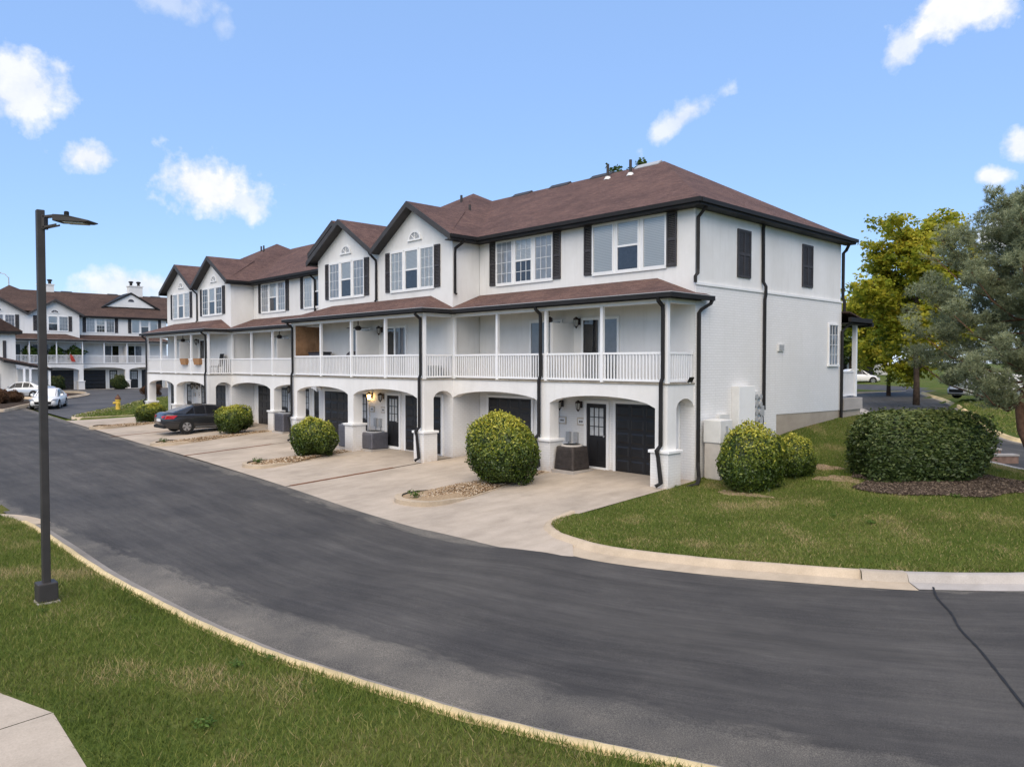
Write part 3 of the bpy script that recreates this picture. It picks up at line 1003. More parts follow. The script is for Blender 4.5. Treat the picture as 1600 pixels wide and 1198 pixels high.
def rail_bay(root, a, b, p, axis, dz, fine):
    """railing from a to b along axis at offset p"""
    if b < a:
        a, b = b, a
    mb = MB()
    def bx(m, t0, t1, w, z0, z1):
        return m.box(t0, t1, p - w, p + w, z0, z1) if axis == 'x' else m.box(p - w, p + w, t0, t1, z0, z1)
    bx(mb, a, b, .035, RT - .06 + dz, RT + dz)
    bx(mb, a, b, .028, RB + dz, RB + .06 + dz)
    n = max(2, int(round((b - a) / .118)))
    if not fine:
        for k in range(n):
            t = a + (b - a) * (k + .5) / n
            bx(mb, t - .02, t + .02, .018, RB + .05 + dz, RT - .05 + dz)
    r = mb.build('railing', 'white_vinyl', root)
    if fine:
        bm_ = cached('baluster', lambda: MB().box(-.02, .02, -.018, .018, 0, RT - RB - .10).mesh('baluster', 'white_vinyl'))
        for k in range(n):
            t = a + (b - a) * (k + .5) / n
            loc = (t, p, RB + .05 + dz) if axis == 'x' else (p, t, RB + .05 + dz)
            put('baluster', bm_, r, loc)
    return r

def post(root, x, y, z0, z1, w=.10):
    return MB().box(x - w / 2, x + w / 2, y - w / 2, y + w / 2, z0, z1).build('porch_post', 'white_vinyl', root)

def column(root, x, y, zg, top, s=.42):
    """ground floor column with a brick plinth; x,y = centre"""
    h = s / 2
    MB().box(x - h, x + h, y - h, y + h, .93, top).build('column', 'stucco', root)
    k = h + .09
    MB().box(x - k, x + k, y - k, y + k, zg - .3, .90).build('plinth', 'painted_brick', root)
    bevel(MB().box(x - k - .05, x + k + .05, y - k - .05, y + k + .05, .90, .985).build('plinth_cap', 'white_trim', root), .012)

def downspout(root, pts, r=.062):
    return MB().tube(pts, r, 4, phase=math.pi / 4, flat=.75).build('downspout', 'trim_dark', root)

EZ, EO = 8.05, .38           # roof edge height, overhang
def slab_roof(mb, pts, th=.045):
    mb.prism(pts, (0, 0, -th))

def gable_front(root, xr, xl, xp, y, zb, zp):
    """rake boards, soffit and roof of a front gable: eave xr (right), xl (left), peak xp, roof edge at y"""
    pass

def lantern_at(x, y, z, label, group, lit_=False, rz=0.0):
    e = empty('wall_lantern', (x, y, z), label, 'lantern', group, rz)
    def body():
        mb = MB().box(-.05, .05, -.02, 0, -.12, .1).tube([(0, -.01, .02), (0, -.1, .06), (0, -.14, .0)], .013, 6)
        mb.lathe((0, -.16, -.02), [(.02, .16), (.11, .09), (.105, .07), (.085, .06)], 6)
        for k in range(6):
            a = k * math.pi / 3
            mb.tube([(.085 * math.cos(a), -.16 + .085 * math.sin(a), .05), (.06 * math.cos(a), -.16 + .06 * math.sin(a), -.17)], .009, 4)
        mb.lathe((0, -.16, -.25), [(.004, 0), (.03, .04), (.062, .08), (.05, .09)], 6)
        return mb.mesh('lantern_frame', 'lantern_metal')
    put('lantern_frame', cached('lanf', body), e)
    g = lambda m: MB().lathe((0, -.16, -.165), [(.052, 0), (.075, .2)], 6).mesh('lantern_glass', m)
    put('lantern_glass', cached(('lang', lit_), lambda: g('lit_bulb' if lit_ else 'lamp_glass')), e)
    return e

def row(root, mods, fine_mods=(), hip_right=True, hip_left=True, mains=True, shingle='shingle_red_brown', sides_brick=True):
    X = lambda u: -u
    for mi, (u0, u1, v0, dz, gab) in enumerate(mods):
        w = u1 - u0
        mid = (u0 + u1) / 2
        fine = mi in fine_mods
        zg = 0.0 if not mains else 0.0
        vp = v0 - P                                    # porch front plane
        # body
        MB().box(X(u1) + (.02 if mi < len(mods) - 1 else 0), X(u0), v0, DEP, -.5, 2.80).build('ground_storey_wall', 'painted_brick', root)
        MB().box(X(u1) + (.02 if mi < len(mods) - 1 else 0), X(u0), v0 + .012, DEP, 2.80, (7.86 if gab else 7.98) + dz).build('upper_wall', 'stucco', root)
        for s in (0, 1):
            U = (lambda t: u0 + t) if s == 0 else (lambda t: u1 - t)
            k = w / 9.42
            sx = lambda t: X(U(t * k))
            window(root, sx(2.40), v0 + .012, 6.27 + dz, (0 if (mi == 0 and s == 0) else (1 if mi == 0 else 2)), ['blind', 'curtain_or_dark_room', 'dark', 'curtain_or_dark_room', 'blind', 'curtain_or_dark_room', 'dark', 'blind'][(mi * 2 + s) % 8] if not (mi == 1 and s == 0) else 'blind')
            garage(root, sx(1.70), v0 - .01, .0)
            entry_door(root, sx(3.62), v0 - .01, .06)
            # casings
            gx, ex = sx(1.70), sx(3.62)
            tb = MB()
            for a in (gx - 1.22, gx + 1.13):
                tb.box(a, a + .09, v0 - .06, v0 + .01, -.05, 2.22)
            tb.box(gx - 1.13, gx + 1.13, v0 - .06, v0 + .01, 2.14, 2.22)
            for a in (ex - .52, ex + .42):
                tb.box(a, a + .10, v0 - .06, v0 + .01, -.05, 2.2)
            tb.box(ex - .42, ex + .42, v0 - .06, v0 + .01, 2.10, 2.2).box(ex - .42, ex + .42, v0 - .10, v0 + .01, -.05, .055)
            tb.build('door_trim', 'white_trim', root)
            slider(root, sx(3.50), v0 + .01, DK + dz, s == 1)
        # privacy wall between the two balconies
        MB().box(X(mid) - .06, X(mid) + .06, vp + .28, v0 + .01, DK + dz, 4.72 + dz).build('privacy_wall', 'stucco', root)
        # porch deck, ceiling and beams
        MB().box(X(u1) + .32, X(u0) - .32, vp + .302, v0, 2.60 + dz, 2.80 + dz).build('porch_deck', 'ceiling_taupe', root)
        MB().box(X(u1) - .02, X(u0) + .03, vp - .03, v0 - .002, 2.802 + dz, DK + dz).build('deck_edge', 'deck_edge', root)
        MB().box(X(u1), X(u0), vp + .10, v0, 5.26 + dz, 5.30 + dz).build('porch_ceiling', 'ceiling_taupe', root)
        bb = MB().box(X(u1), X(u0), vp - .02, vp + .14, 5.08 + dz, 5.26 + dz)
        bb.box(X(u0) - .14, X(u0) + .02, vp + .14, v0, 5.08 + dz, 5.26 + dz)
        if gab:
            bb.box(X(u1) - .02, X(u1) + .14, vp + .14, v0, 5.08 + dz, 5.26 + dz)
        bb.build('porch_beam', 'white_trim', root)
        # arches and columns
        ab = MB()
        cr = u0 + .21
        arch_panel(ab, X(mid) + .21, X(cr) - .21, 2.6 + dz, 2.14 + dz, 2.42 + dz, 'x', vp, vp + .30)
        if gab:
            cl = u1 - .21
            arch_panel(ab, X(cl) + .21, X(mid) - .21, 2.6 + dz, 2.14 + dz, 2.42 + dz, 'x', vp, vp + .30)
            arch_panel(ab, vp + .42, v0, 2.6 + dz, 2.14 + dz, 2.40 + dz, 'y', X(u1), X(u1) + .30)
            cols = [cr, mid, cl]
        else:
            arch_panel(ab, X(u1), X(mid) - .21, 2.6 + dz, 2.14 + dz, 2.42 + dz, 'x', vp, vp + .30)
            cols = [cr, mid]
            if mi > 0:
                cols = [mid]
        if gab or mi == 0:
            arch_panel(ab, vp + .42, v0, 2.6 + dz, 2.14 + dz, 2.40 + dz, 'y', X(u0) - .30, X(u0))
        for c in cols:
            ab.box(X(c) - .21, X(c) + .21, vp, vp + .42, 2.14 + dz, 2.6 + dz)
        ab.box(X(u1), X(u0), vp - .0, vp + .30, 2.6 + dz, 2.8 + dz)
        if gab or mi == 0:
            ab.box(X(u0) - .30, X(u0), vp + .30, v0, 2.6 + dz, 2.8 + dz)
        if gab:
            ab.box(X(u1), X(u1) + .30, vp + .30, v0, 2.6 + dz, 2.8 + dz)
        ab.build('arcade', 'stucco', root)
        for c in cols:
            column(root, X(c), vp + .21, float(zdrive(X(c), vp)) if mains else 0, 2.14 + dz)
        # posts and rails
        pu = [u0 + .06 + (w - .12) * q / 4 for q in range(5)]
        ry = vp + .06
        for q, u in enumerate(pu):
            post(root, X(u), ry, 2.80 + dz, 5.10 + dz)
        for q in range(4):
            rail_bay(root, X(pu[q + 1]) + .05, X(pu[q]) - .05, ry, 'x', dz, fine)
        if gab or mi == 0:
            rail_bay(root, vp + .12, v0 - .02, X(u0 + .06), 'y', dz, fine)
        if gab:
            rail_bay(root, vp + .12, v0 - .02, X(u1 - .06), 'y', dz, False)
        # porch roof: eave at overhang po, hips where the porch end is free
        po, pz = .28, 5.34 + dz
        slope = .385
        top = pz + (P + po) * slope
        e0, e1 = u0 - po, u1 + po
        hipr = gab or mi == 0
        hipl = gab or mi == len(mods) - 1
        rf = MB()
        if not hipr: e0 = u0 + .02
        if not hipl: e1 = u1 - .02
        A, B = (e0, vp - po), (e1, vp - po)
        Tr = (e0 + (P + po), v0) if hipr else (e0, v0)
        Tl = (e1 - (P + po), v0) if hipl else (e1, v0)
        q3 = lambda a, z: (X(a[0]), a[1], z)
        rf.prism([q3(A, pz), q3(B, pz), q3(Tl, top), q3(Tr, top)][::-1], (0, 0, -.05))
        back = .55 if (mi == 0 and mains) else .0
        if hipr:
            rf.prism([q3(A, pz), q3(Tr, top), q3((e0, v0), pz)], (0, 0, -.05))
            if back:
                rf.prism([q3((e0, v0), pz), (0, v0, pz + po * slope), (0, v0 + back, pz + po * slope), q3((e0, v0 + back), pz)], (0, 0, -.05))
        if hipl:
            rf.prism([q3(B, pz), q3((e1, v0), pz), q3(Tl, top)], (0, 0, -.05))
        rf.build('porch_roof', shingle, root)
        gt = MB()
        gt.box(X(B[0]) - (.06 if hipl else 0), X(A[0]) + (.06 if hipr else 0), vp - po - .06, vp - po + .05, pz - .13, pz - .005)
        gt.box(X(B[0]) + .05, X(A[0]) - .05, vp - po + .05, vp - po + .16, pz - .16, pz - .055)
        if hipr:
            gt.box(X(e0) - .05, X(e0) + .06, vp - po + .05, v0 - .0 + back, pz - .131, pz - .006)
            gt.box(X(e0) - .14, X(e0) - .05, vp - po + .16, v0 - .0, pz - .161, pz - .056)
        if hipl:
            gt.box(X(e1) - .06, X(e1) + .05, vp - po + .05, v0 - .0, pz - .131, pz - .006)
        gt.build('porch_gutter', 'trim_dark', root)
        dr = MB().box(X(B[0]) - (.06 if hipl else 0), X(A[0]) + (.06 if hipr else 0), vp - po - .062, vp - po - .045, pz - .006, pz + .012)
        if hipr:
            dr.box(X(e0) + .045, X(e0) + .062, vp - po - .04, v0 + back, pz - .007, pz + .011)
        dr.build('drip_edge', 'meter_grey', root)
        # porch soffit
        MB().box(X(B[0]) + .02, X(A[0]) - .02, vp - po + .05, vp + .02, 5.235 + dz, 5.25 + dz).build('soffit', 'white_trim', root)

    # ---------------- main roof
    rise = 2.90
    ridge_v = DEP / 2
    run = DEP / 2 + EO
    peaks = {}
    for mi, (u0, u1, v0, dz, gab) in enumerate(mods):
        ez = EZ + dz
        e0, e1 = u0 - EO, u1 + EO
        mb = MB()
        q = lambda u, v, z: (X(u), v, z)
        soff, fas, gut = MB(), MB(), MB()
        if gab:
            pk = (u0 + 5.35 if mi < 2 else u0 + 5.5, 4.3, ez + 3.25)
            e0 = u0 - .35; e1 = u1 + .35
            f, b = v0 - EO, DEP + EO
            C4 = [(e0, f), (e1, f), (e1, b), (e0, b)]
            for i in range(4):
                a, c = C4[i], C4[(i + 1) % 4]
                if i == 0:
                    tt = (v0 + .12 - f) / (pk[1] - f)
                    mb.prism([q(a[0] + (pk[0] - a[0]) * tt, v0 + .12, ez + 3.25 * tt), q(c[0] + (pk[0] - c[0]) * tt, v0 + .12, ez + 3.25 * tt), q(*pk)][::-1], (0, 0, -.05))
                    continue
                mb.prism([q(*a, ez), q(*c, ez), q(*pk)][::-1], (0, 0, -.05))
            # two front gables
            vmid = (u0 + u1) / 2 - .1
            for gi, (ga, gb) in enumerate(((e0, vmid), (vmid, e1))):
                gp = (ga + gb) / 2 + (.08 if gi == 0 else -.12)
                zp = ez + 1.56
                sl = 3.25 / (4.3 - f)
                vb = f + (zp - ez) / sl + .05
                rr = MB()
                rr.prism([q(ga, f, ez), q(gp, f, zp), q(gp, vb, zp), q(ga, f + .02, ez)], (0, 0, -.045))
                rr.prism([q(gp, f, zp), q(gb, f, ez), q(gb, f + .02, ez), q(gp, vb, zp)], (0, 0, -.045))
                rr.build('gable_roof', shingle, root)
                # rake boards
                rk = MB()
                for (ua, za), (ub, zb2) in (((ga, ez), (gp, zp)), ((gp, zp), (gb, ez))):
                    rk.prism([q(ua, f - .03, za - .0), q(ub, f - .03, zb2 - .0), q(ub, f - .03, zb2 - .23), q(ua, f - .03, za - .23)], (0, .05, 0))
                    rk.prism([q(ua, f + .02, za - .17), q(ub, f + .02, zb2 - .17), q(ub, v0 + .02, zb2 - .17), q(ua, v0 + .02, za - .17)], (0, 0, -.03))
                rk.build('rake_board', 'rake_grey', root)
                # gable wall
                wl = max(ga, u0); wr = min(gb, u1)
                slope_l = (zp - ez) / (gp - ga); slope_r = (zp - ez) / (gb - gp)
                zl = ez + (wl - ga) * slope_l - .19; zr_ = ez + (gb - wr) * slope_r - .19
                zl = min(zl, zp); 
                MB().prism([q(wl, v0 + .012, 7.86 + dz), q(wr, v0 + .012, 7.86 + dz), q(wr, v0 + .012, max(zr_, 7.9 + dz)), q(gp, v0 + .012, zp - .18), q(wl, v0 + .012, max(zl, 7.9 + dz))][::-1], (0, .2, 0)).build('gable_wall', 'stucco', root)
                # half moon window
                hx, hz_ = X(gp) , 8.20 + dz
                ring = MB()
                nseg = 12
                for k in range(nseg):
                    a0, a1 = math.pi * k / nseg, math.pi * (k + 1) / nseg
                    ring.prism([(hx + .40 * math.cos(a0), v0 - .03, hz_ + .33 * math.sin(a0)), (hx + .40 * math.cos(a1), v0 - .03, hz_ + .33 * math.sin(a1)),
                                (hx + .33 * math.cos(a1), v0 - .03, hz_ + .26 * math.sin(a1)), (hx + .33 * math.cos(a0), v0 - .03, hz_ + .26 * math.sin(a0))], (0, .04, 0))
                ring.box(hx - .45, hx + .45, v0 - .05, v0 + .011, hz_ - .06, hz_)
                for k in range(1, 4):
                    a0 = math.pi * k / 4
                    ring.tube([(hx, v0 - .01, hz_), (hx + .33 * math.cos(a0), v0 - .01, hz_ + .26 * math.sin(a0))], .014, 4)
                hm = ring.build('half_moon_window', 'white_trim', root)
                MB().poly([(hx + .34 * math.cos(math.pi * k / 16), v0 - .004, hz_ + .27 * math.sin(math.pi * k / 16)) for k in range(17)]).build('pane', 'meter_grey' if mains else 'dark_screen', hm)
            # side eaves of the projecting part
            for sgn, ue, uw in ((1, e0, u0), (-1, e1, u1)):
                x_out, x_in = X(ue), X(uw)
                xa, xb = min(x_out, x_in), max(x_out, x_in)
                soff.box(xa, xb, f + .03, DEP, ez - .20, ez - .17)
                g0, g1 = (x_out - .05, x_out + .07) if sgn > 0 else (x_out - .07, x_out + .05)
                gut.box(g0, g1, f + .0, (0.0 if mi < 2 else .1) - EO if True else 0, ez - .12, ez - .002)
                fas.box(x_out - .025, x_out + .025, f + .03, DEP, ez - .20, ez - .10)
            nxt = mods[mi + 1] if mi + 1 < len(mods) else None
        else:
            f, b = v0 - EO, DEP + EO
            rz_ = ez + rise
            r0 = 4.54 if (mi == 0 and hip_right) else None
            # neighbours: right (mi-1) and left (mi+1) are gabled blocks with side planes
            sB = 3.25 / 5.7
            if mi == 0:
                pr_ = (u0 + 4.54 if hip_right else u0 - 6, ridge_v); er = (u0 - EO if hip_right else u0 - 6, f); er_b = (er[0], b)
            else:
                er = (u0 + .35, f); er_b = (u0 + .35, b)
                sBl = 3.25 / (mods[mi - 1][1] + .35 - (mods[mi - 1][0] + 5.35))
                pr_ = (u0 + .35 - rise / sBl, ridge_v)
            if mi + 1 < len(mods):
                el = (u1 - .35, f); el_b = (u1 - .35, b); pl_ = (u1 - .35 + rise / sB, ridge_v)
            else:
                el = (u1 + EO, f); el_b = (u1 + EO, b); pl_ = (u1 + EO, ridge_v)
            mb.prism([q(*er, ez), q(*el, ez), q(*pl_, rz_), q(*pr_, rz_)][::-1], (0, 0, -.05))
            mb.prism([q(*er_b, ez), q(*el_b, ez), q(*pl_, rz_), q(*pr_, rz_)], (0, 0, -.05))
            if mi == 0 and hip_right:
                mb.prism([q(*er, ez), q(*pr_, rz_), q(*er_b, ez)], (0, 0, -.05))
            fx0, fx1 = X(el[0]), X(er[0])
            soff.box(fx0, fx1, f + .03, v0 + .02, ez - .20, ez - .17)
            fas.box(fx0, fx1 - (.0 if mi else .0), f - .02, f + .03, ez - .20, ez - .05)
            gut.box(fx0, fx1 + (.07 if mi == 0 else 0), f - .09, f + .03, ez - .125, ez - .004)
            if mi == 0:
                soff.box(0.0, EO - .0, f + .03, b, ez - .201, ez - .171)
                fas.box(EO - .03, EO + .02, f + .03, b, ez - .20, ez - .05)
                gut.box(EO - .03, EO + .09, f + .03, b + .09, ez - .126, ez - .005)
                gut.box(-2.5, EO - .03, b - .03, b + .09, ez - .126, ez - .005)
            # ridge vents
            for k in range(4):
                uu = pr_[0] + (pl_[0] - pr_[0]) * (k + .05) / 4.2
                rv = MB()
                c, hh = rz_, .05
                rv.prism([q(uu, ridge_v - .22, c - .09), q(uu + 1.1, ridge_v - .22, c - .09), q(uu + 1.1, ridge_v, c + .07), q(uu, ridge_v, c + .07)][::-1], (0, 0, -.06))
                rv.prism([q(uu, ridge_v + .22, c - .09), q(uu + 1.1, ridge_v + .22, c - .09), q(uu + 1.1, ridge_v, c + .07), q(uu, ridge_v, c + .07)], (0, 0, -.06))
                rv.build('ridge_vent', 'pole_bronze' if k else 'meter_grey', root)
        mb.build('roof', shingle, root)
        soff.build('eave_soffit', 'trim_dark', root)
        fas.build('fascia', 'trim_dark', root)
        gut.build('gutter', 'trim_dark', root)

def roof_pipe(root, x, y, z, h=.55):
    p = MB().tube([(x, y, z - .1), (x, y, z + h)], .055, 8).build('vent_pipe', 'pole_bronze', root)
    MB().lathe((x, y, z - .06), [(.17, 0), (.09, .13)], 10).build('flashing', 'panel_offwhite', p)

main = empty('townhouse_row', (0, 0, 0), 'long white three-storey townhouse row with red-brown roof and arched garages', 'building')
row(main, MODS, fine_mods=(0, 1))
# the rake of the next roof showing just behind the left gable of the middle block
rk = MB()
rk.prism([(-18.5, -1.0, 9.86), (-20.75, -1.0, 8.60), (-20.75, -1.0, 8.38), (-18.5, -1.0, 9.64)], (0, .05, 0))
rk.prism([(-18.5, -.95, 9.70), (-20.75, -.95, 8.44), (-20.75, .6, 8.44), (-18.5, .6, 9.70)], (0, 0, -.03))
rk.prism([(-18.5, -1.0, 9.86), (-17.4, -1.0, 9.24), (-17.4, -1.0, 9.02), (-18.5, -1.0, 9.64)][::-1], (0, .05, 0))
rk.build('rake_board', 'rake_grey', main)
sh = MB()
sh.prism([(-18.5, -1.0, 9.88), (-20.78, -1.0, 8.60), (-20.78, 1.3, 8.60), (-18.5, 3.2, 9.88)], (0, 0, -.03))
sh.prism([(-18.5, -1.0, 9.88), (-18.5, 3.2, 9.88), (-17.2, 2.6, 9.15), (-17.2, -1.0, 9.15)], (0, 0, -.03))
sh.build('gable_roof', 'shingle_red_brown', main)

# right hand side wall: painted brick below, stucco above a thin band, stepped foundation
MB().prism([(.0, .0, -.5), (.0, 4.85, -.5), (.0, 4.85, 1.70), (.0, DEP + .02, 1.63), (.0, DEP + .02, 5.66), (.0, 0.0, 5.66)], (.035, 0, 0)).build('brick_veneer', 'painted_brick', main)
MB().prism([(.002, 4.85, -.5), (.002, DEP, -.5), (.002, DEP, 1.64), (.002, 4.85, 1.71)], (.016, 0, 0)).build('foundation_wall', 'foundation', main)
MB().box(.0, .07, -.02, DEP + .04, 5.66, 5.73).build('band_course', 'white_trim', main)
MB().box(-8, .0, DEP, DEP + .02, -.5, 1.64).build('foundation_wall', 'foundation', main)
for y in (2.72, 7.06):
    def m_sh2():
        mb = MB().box(0, .045, -.40, -.33, 0, 1.48).box(0, .045, .33, .40, 0, 1.48).box(0, .045, -.035, .035, 0, 1.48).box(0, .02, -.33, -.035, 0.02, 1.46).box(0, .0205, .035, .33, 0.02, 1.46)
        for z in (0, .68, 1.4):
            mb.box(.021, .046, -.33, -.035, z, z + .08).box(.021, .046, .035, .33, z, z + .08)
        for k in range(24):
            z = .1 + k * .055
            if abs(z - .7) < .06:
                continue
            mb.box(.021, .034, -.33, -.036, z, z + .025).box(.021, .034, .036, .33, z, z + .025)
        return mb.mesh('shutter', 'shutter_paint')
    put('shutter', cached('sh2', m_sh2), main, (.0, y, 6.06))
# side window near the back
wy = 9.13
sw = MB().box(.036, .09, wy - .42, wy - .36, 3.34, 4.86).box(.036, .09, wy + .36, wy + .42, 3.34, 4.86).box(.036, .09, wy - .36, wy + .36, 4.80, 4.86).box(.036, .11, wy - .46, wy + .46, 3.28, 3.36)
for k in range(1, 4):
    sw.box(.055, .075, wy - .36, wy + .36, 3.36 + k * .36 - .01, 3.36 + k * .36 + .01)
for k in range(1, 3):
    sw.box(.055, .075, wy - .36 + k * .24 - .01, wy - .36 + k * .24 + .01, 3.36, 4.80)
sw = sw.build('window', 'white_trim', main)
MB().poly([(.062, wy - .36, 3.36), (.062, wy + .36, 3.36), (.062, wy + .36, 4.8), (.062, wy - .36, 4.8)]).build('pane', 'window_glass', sw)
MB().box(.038, .044, wy - .36, wy + .36, 3.36, 4.8).build('blind', 'curtain_grey', sw)
# rear porch
rp = MB().prism([(.35, DEP, 5.34), (.35, DEP + 2.0, 4.98), (-6, DEP + 2.0, 4.98), (-6, DEP, 5.34)], (0, 0, -.05)).build('rear_porch_roof', 'shingle_brown', main)
MB().box(-6, .42, DEP + 1.98, DEP + 2.1, 4.82, 4.98).box(.30, .42, DEP, DEP + 1.98, 4.95, 5.12).box(-6, .30, DEP, DEP + 1.98, 4.88, 4.92).build('gutter', 'trim_dark', rp)
post(main, -.06, DEP + 1.5, 2.1, 4.9, .15)
MB().box(-5, .1, DEP + .02, DEP + 1.7, .4, 1.62).build('porch_base', 'foundation', main)
MB().box(-5, .16, DEP + .02, DEP + 1.76, 1.62, 2.06).build('porch_slab', 'concrete_pale', main)
rrail = MB().box(-.10, -.03, DEP + .1, DEP + 1.44, 2.14, 2.19).box(-.10, -.03, DEP + .1, DEP + 1.44, 3.05, 3.10)
for k in range(11):
    rrail.box(-.085, -.045, DEP + .15 + k * .12, DEP + .19 + k * .12, 2.19, 3.05)
rrail.build('railing', 'white_vinyl', main)

# downspouts
def ds(pts, r=.062):
    downspout(main, pts, r)
g = EZ - .12
ds([(.36, .02, g), (.34, .05, g - .08), (.085, .03, g - .35), (.085, .03, 6.1), (.10, .0, 5.98), (.06, -.06, 5.9), (.06, -.06, 5.72)])
ds([(.36, 3.82, g - .02), (.10, 3.82, g - .03), (.06, 3.84, g - .2), (.06, 3.86, 6.02), (.13, 3.9, 5.86), (.13, 3.9, 5.6), (.10, 3.9, 5.45), (.10, 3.9, 1.9)])
ds([(.40, DEP - .1, g), (.15, DEP + .1, g - .3), (.06, DEP + .07, g - .4), (.06, DEP + .07, 5.85), (.10, DEP + .12, 5.7), (.10, DEP + .12, 5.3)])
ds([(.30, DEP + .3, 4.95), (.12, DEP + .1, 4.7), (.10, DEP - .05, 4.6), (.10, DEP - .05, 1.35)])
ds([(.30, .45, 5.22), (.28, .40, 5.12), (.14, .15, 4.95), (.10, .08, 4.85), (.10, .08, .55), (.14, .02, .45), (.26, -.12, .12)], .066)
ds([(.26, -.12, .14), (.45, -.5, .0), (.3, -.8, -.06)], .07)
def front_ds(u, vp, side, dz=0.0, zb=-.05):
    x = -u
    ds([(x, vp - .30, 5.2 + dz), (x, vp - .28, 5.12 + dz), (x + side * .0, vp - .07, 4.98 + dz), (x, vp - .06, 4.85 + dz), (x, vp - .06, 3.0 + dz), (x - .03, vp - .10, 2.86 + dz), (x - .03, vp - .10, 1.12), (x - .06, vp - .24, .98), (x - .04, vp - .20, .8), (x + .04, vp - .18, .15 + zb), (x - .05, vp - .30, .06 + zb)])
front_ds(.13, -P, 1, zb=-.06)
front_ds(4.86, -P, 1, zb=-.05)
front_ds(9.55, -1.3 - P, 1, zb=-.12)
front_ds(19.1, -1.3 - P, 1, zb=-.12)
front_ds(21.2, .12 - P, 1, -.07, zb=-.05)
front_ds(29.3, -1.18 - P, 1, -.07, zb=-.08)
front_ds(38.95, -1.18 - P, 1, -.07, zb=-.05)
def wall_ds(u, v, zt, zb, dz=0):
    x = -u
    ds([(x, v - .40, EZ - .1 + dz), (x, v - .36, EZ - .18 + dz), (x, v - .06, EZ - .42 + dz), (x, v - .05, EZ - .6 + dz), (x, v - .05, zb + dz), (x, v - .12, zb - .05 + dz)], .055)
wall_ds(14.35, -1.3, 8, 6.0); wall_ds(33.9, -1.18, 8, 6.0, -.07); wall_ds(22.0, .12, 8, 6.0, -.07)
ds([(-9.0, -1.05, 7.9), (-9.07, -1.05, 7.82), (-9.36, -1.2, 7.6), (-9.36, -1.22, 7.4), (-9.36, -1.22, 5.98), (-9.3, -1.2, 5.92)], .055)
# roof pipes
def roofz(v):
    return EZ + (v + EO) * 2.9 / (DEP / 2 + EO)
roof_pipe(main, -5.4, 4.0, roofz(4.0)); roof_pipe(main, -6.65, 4.2, roofz(4.2))
roof_pipe(main, -14.2, 3.1, 10.4); roof_pipe(main, -12.2, 1.9, 9.65, .4); roof_pipe(main, -33.6, 2.9, 10.3); roof_pipe(main, -34.6, 3.2, 10.4)

# ------------------------------------------------------------------ the row across the side road
bg = empty('townhouse_row', (-80, 12.75, .5), 'white townhouse row with hanging ferns in the left background facing the side road', 'building', None, R(90))
row(bg, [(0.0, 9.42, 0.0, 0.0, False), (9.42, 19.23, -1.3, 0.0, True)], hip_right=False, mains=False, shingle='shingle_brown')
for yy, zt in ((1.85, 12.0), (11.2, 11.6)):
    ch = MB().box(-yy - .75, -yy + .75, 4.7, 5.6, 10.0, zt).box(-yy - .82, -yy + .82, 4.63, 5.67, zt, zt + .12).build('chimney', 'stucco', bg)
    for k in (-.42, .42):
        MB().lathe((-yy + k, 5.15, zt + .12), [(.16, 0), (.16, .3), (.28, .42), (.28, .5), (.12, .56)], 10).build('chimney_pot', 'trim_dark', ch)
dm = MB().prism([(-6.0, 1.6, 9.30), (-.75, 1.6, 9.30), (-3.35, 1.6, 10.85)], (0, 2.2, 0)).build('attic_gable', 'stucco', bg)
MB().prism([(-6.5, 1.45, 9.22), (-3.35, 1.45, 11.02), (-3.35, 1.45, 10.84), (-6.5, 1.45, 9.04)], (0, 3.2, 0)).prism([(-.2, 1.45, 9.04), (-3.35, 1.45, 10.84), (-3.35, 1.45, 11.02), (-.2, 1.45, 9.22)], (0, 3.2, 0)).build('rake_board', 'trim_dark', dm)
MB().poly([(-3.35 + .33 * math.cos(math.pi * k / 10), 1.58, 9.95 + .3 * math.sin(math.pi * k / 10)) for k in range(11)]).build('half_moon_window', 'dark_screen', dm)
sheet('apron', -78.6, -73.5, -12, 24, lambda X, Y: .5 - (X + 78.6) * .01, 'concrete_drive', 8, 12, .06)

# end house at the picture's left edge
lh = empty('end_house', (-66, -4.8, .35), 'white house with dark-roofed side porch at the left edge of the picture', 'house')
MB().box(-9, 0, -9, 0, -.5, 5.75).build('wall', 'stucco', lh)
MB().prism([(-9.4, -9, 5.8), (.5, -9, 5.8), (.5, .45, 5.8), (-9.4, .45, 5.8)], (0, 0, -.22)).build('eave', 'trim_dark', lh)
MB().prism([(.5, -3.2, 8.2), (.5, -9.4, 5.82), (.5, .5, 5.82)], (-10, 0, 0)).build('roof', 'shingle_brown', lh)
MB().prism([(.05, -1.3, 3.55), (2.4, -1.3, 3.3), (2.4, 2.3, 2.55), (.05, 2.3, 2.7)], (0, 0, -.2)).build('porch_roof', 'trim_dark', lh)
MB().prism([(.05, -1.3, 3.57), (2.4, -1.3, 3.32), (2.4, 2.25, 2.57), (.05, 2.25, 2.72)], (0, 0, .03)).build('porch_shingles', 'shingle_brown', lh)
for y in (.2, .65, 2.1):
    MB().box(2.1, 2.25, y - .08, y + .08, -.4, 2.75).build('porch_post', 'white_vinyl', lh)
MB().box(-4, .6, .0, 2.3, -.4, 2.5).build('porch_wall', 'stucco', lh)
MB().box(.01, .05, -.95, -.70, 3.4, 5.0).build('shutter', 'shutter_paint', lh)
MB().box(.01, .05, -3.6, -1.2, -.2, 2.1).build('garage_door', 'door_paint', lh)

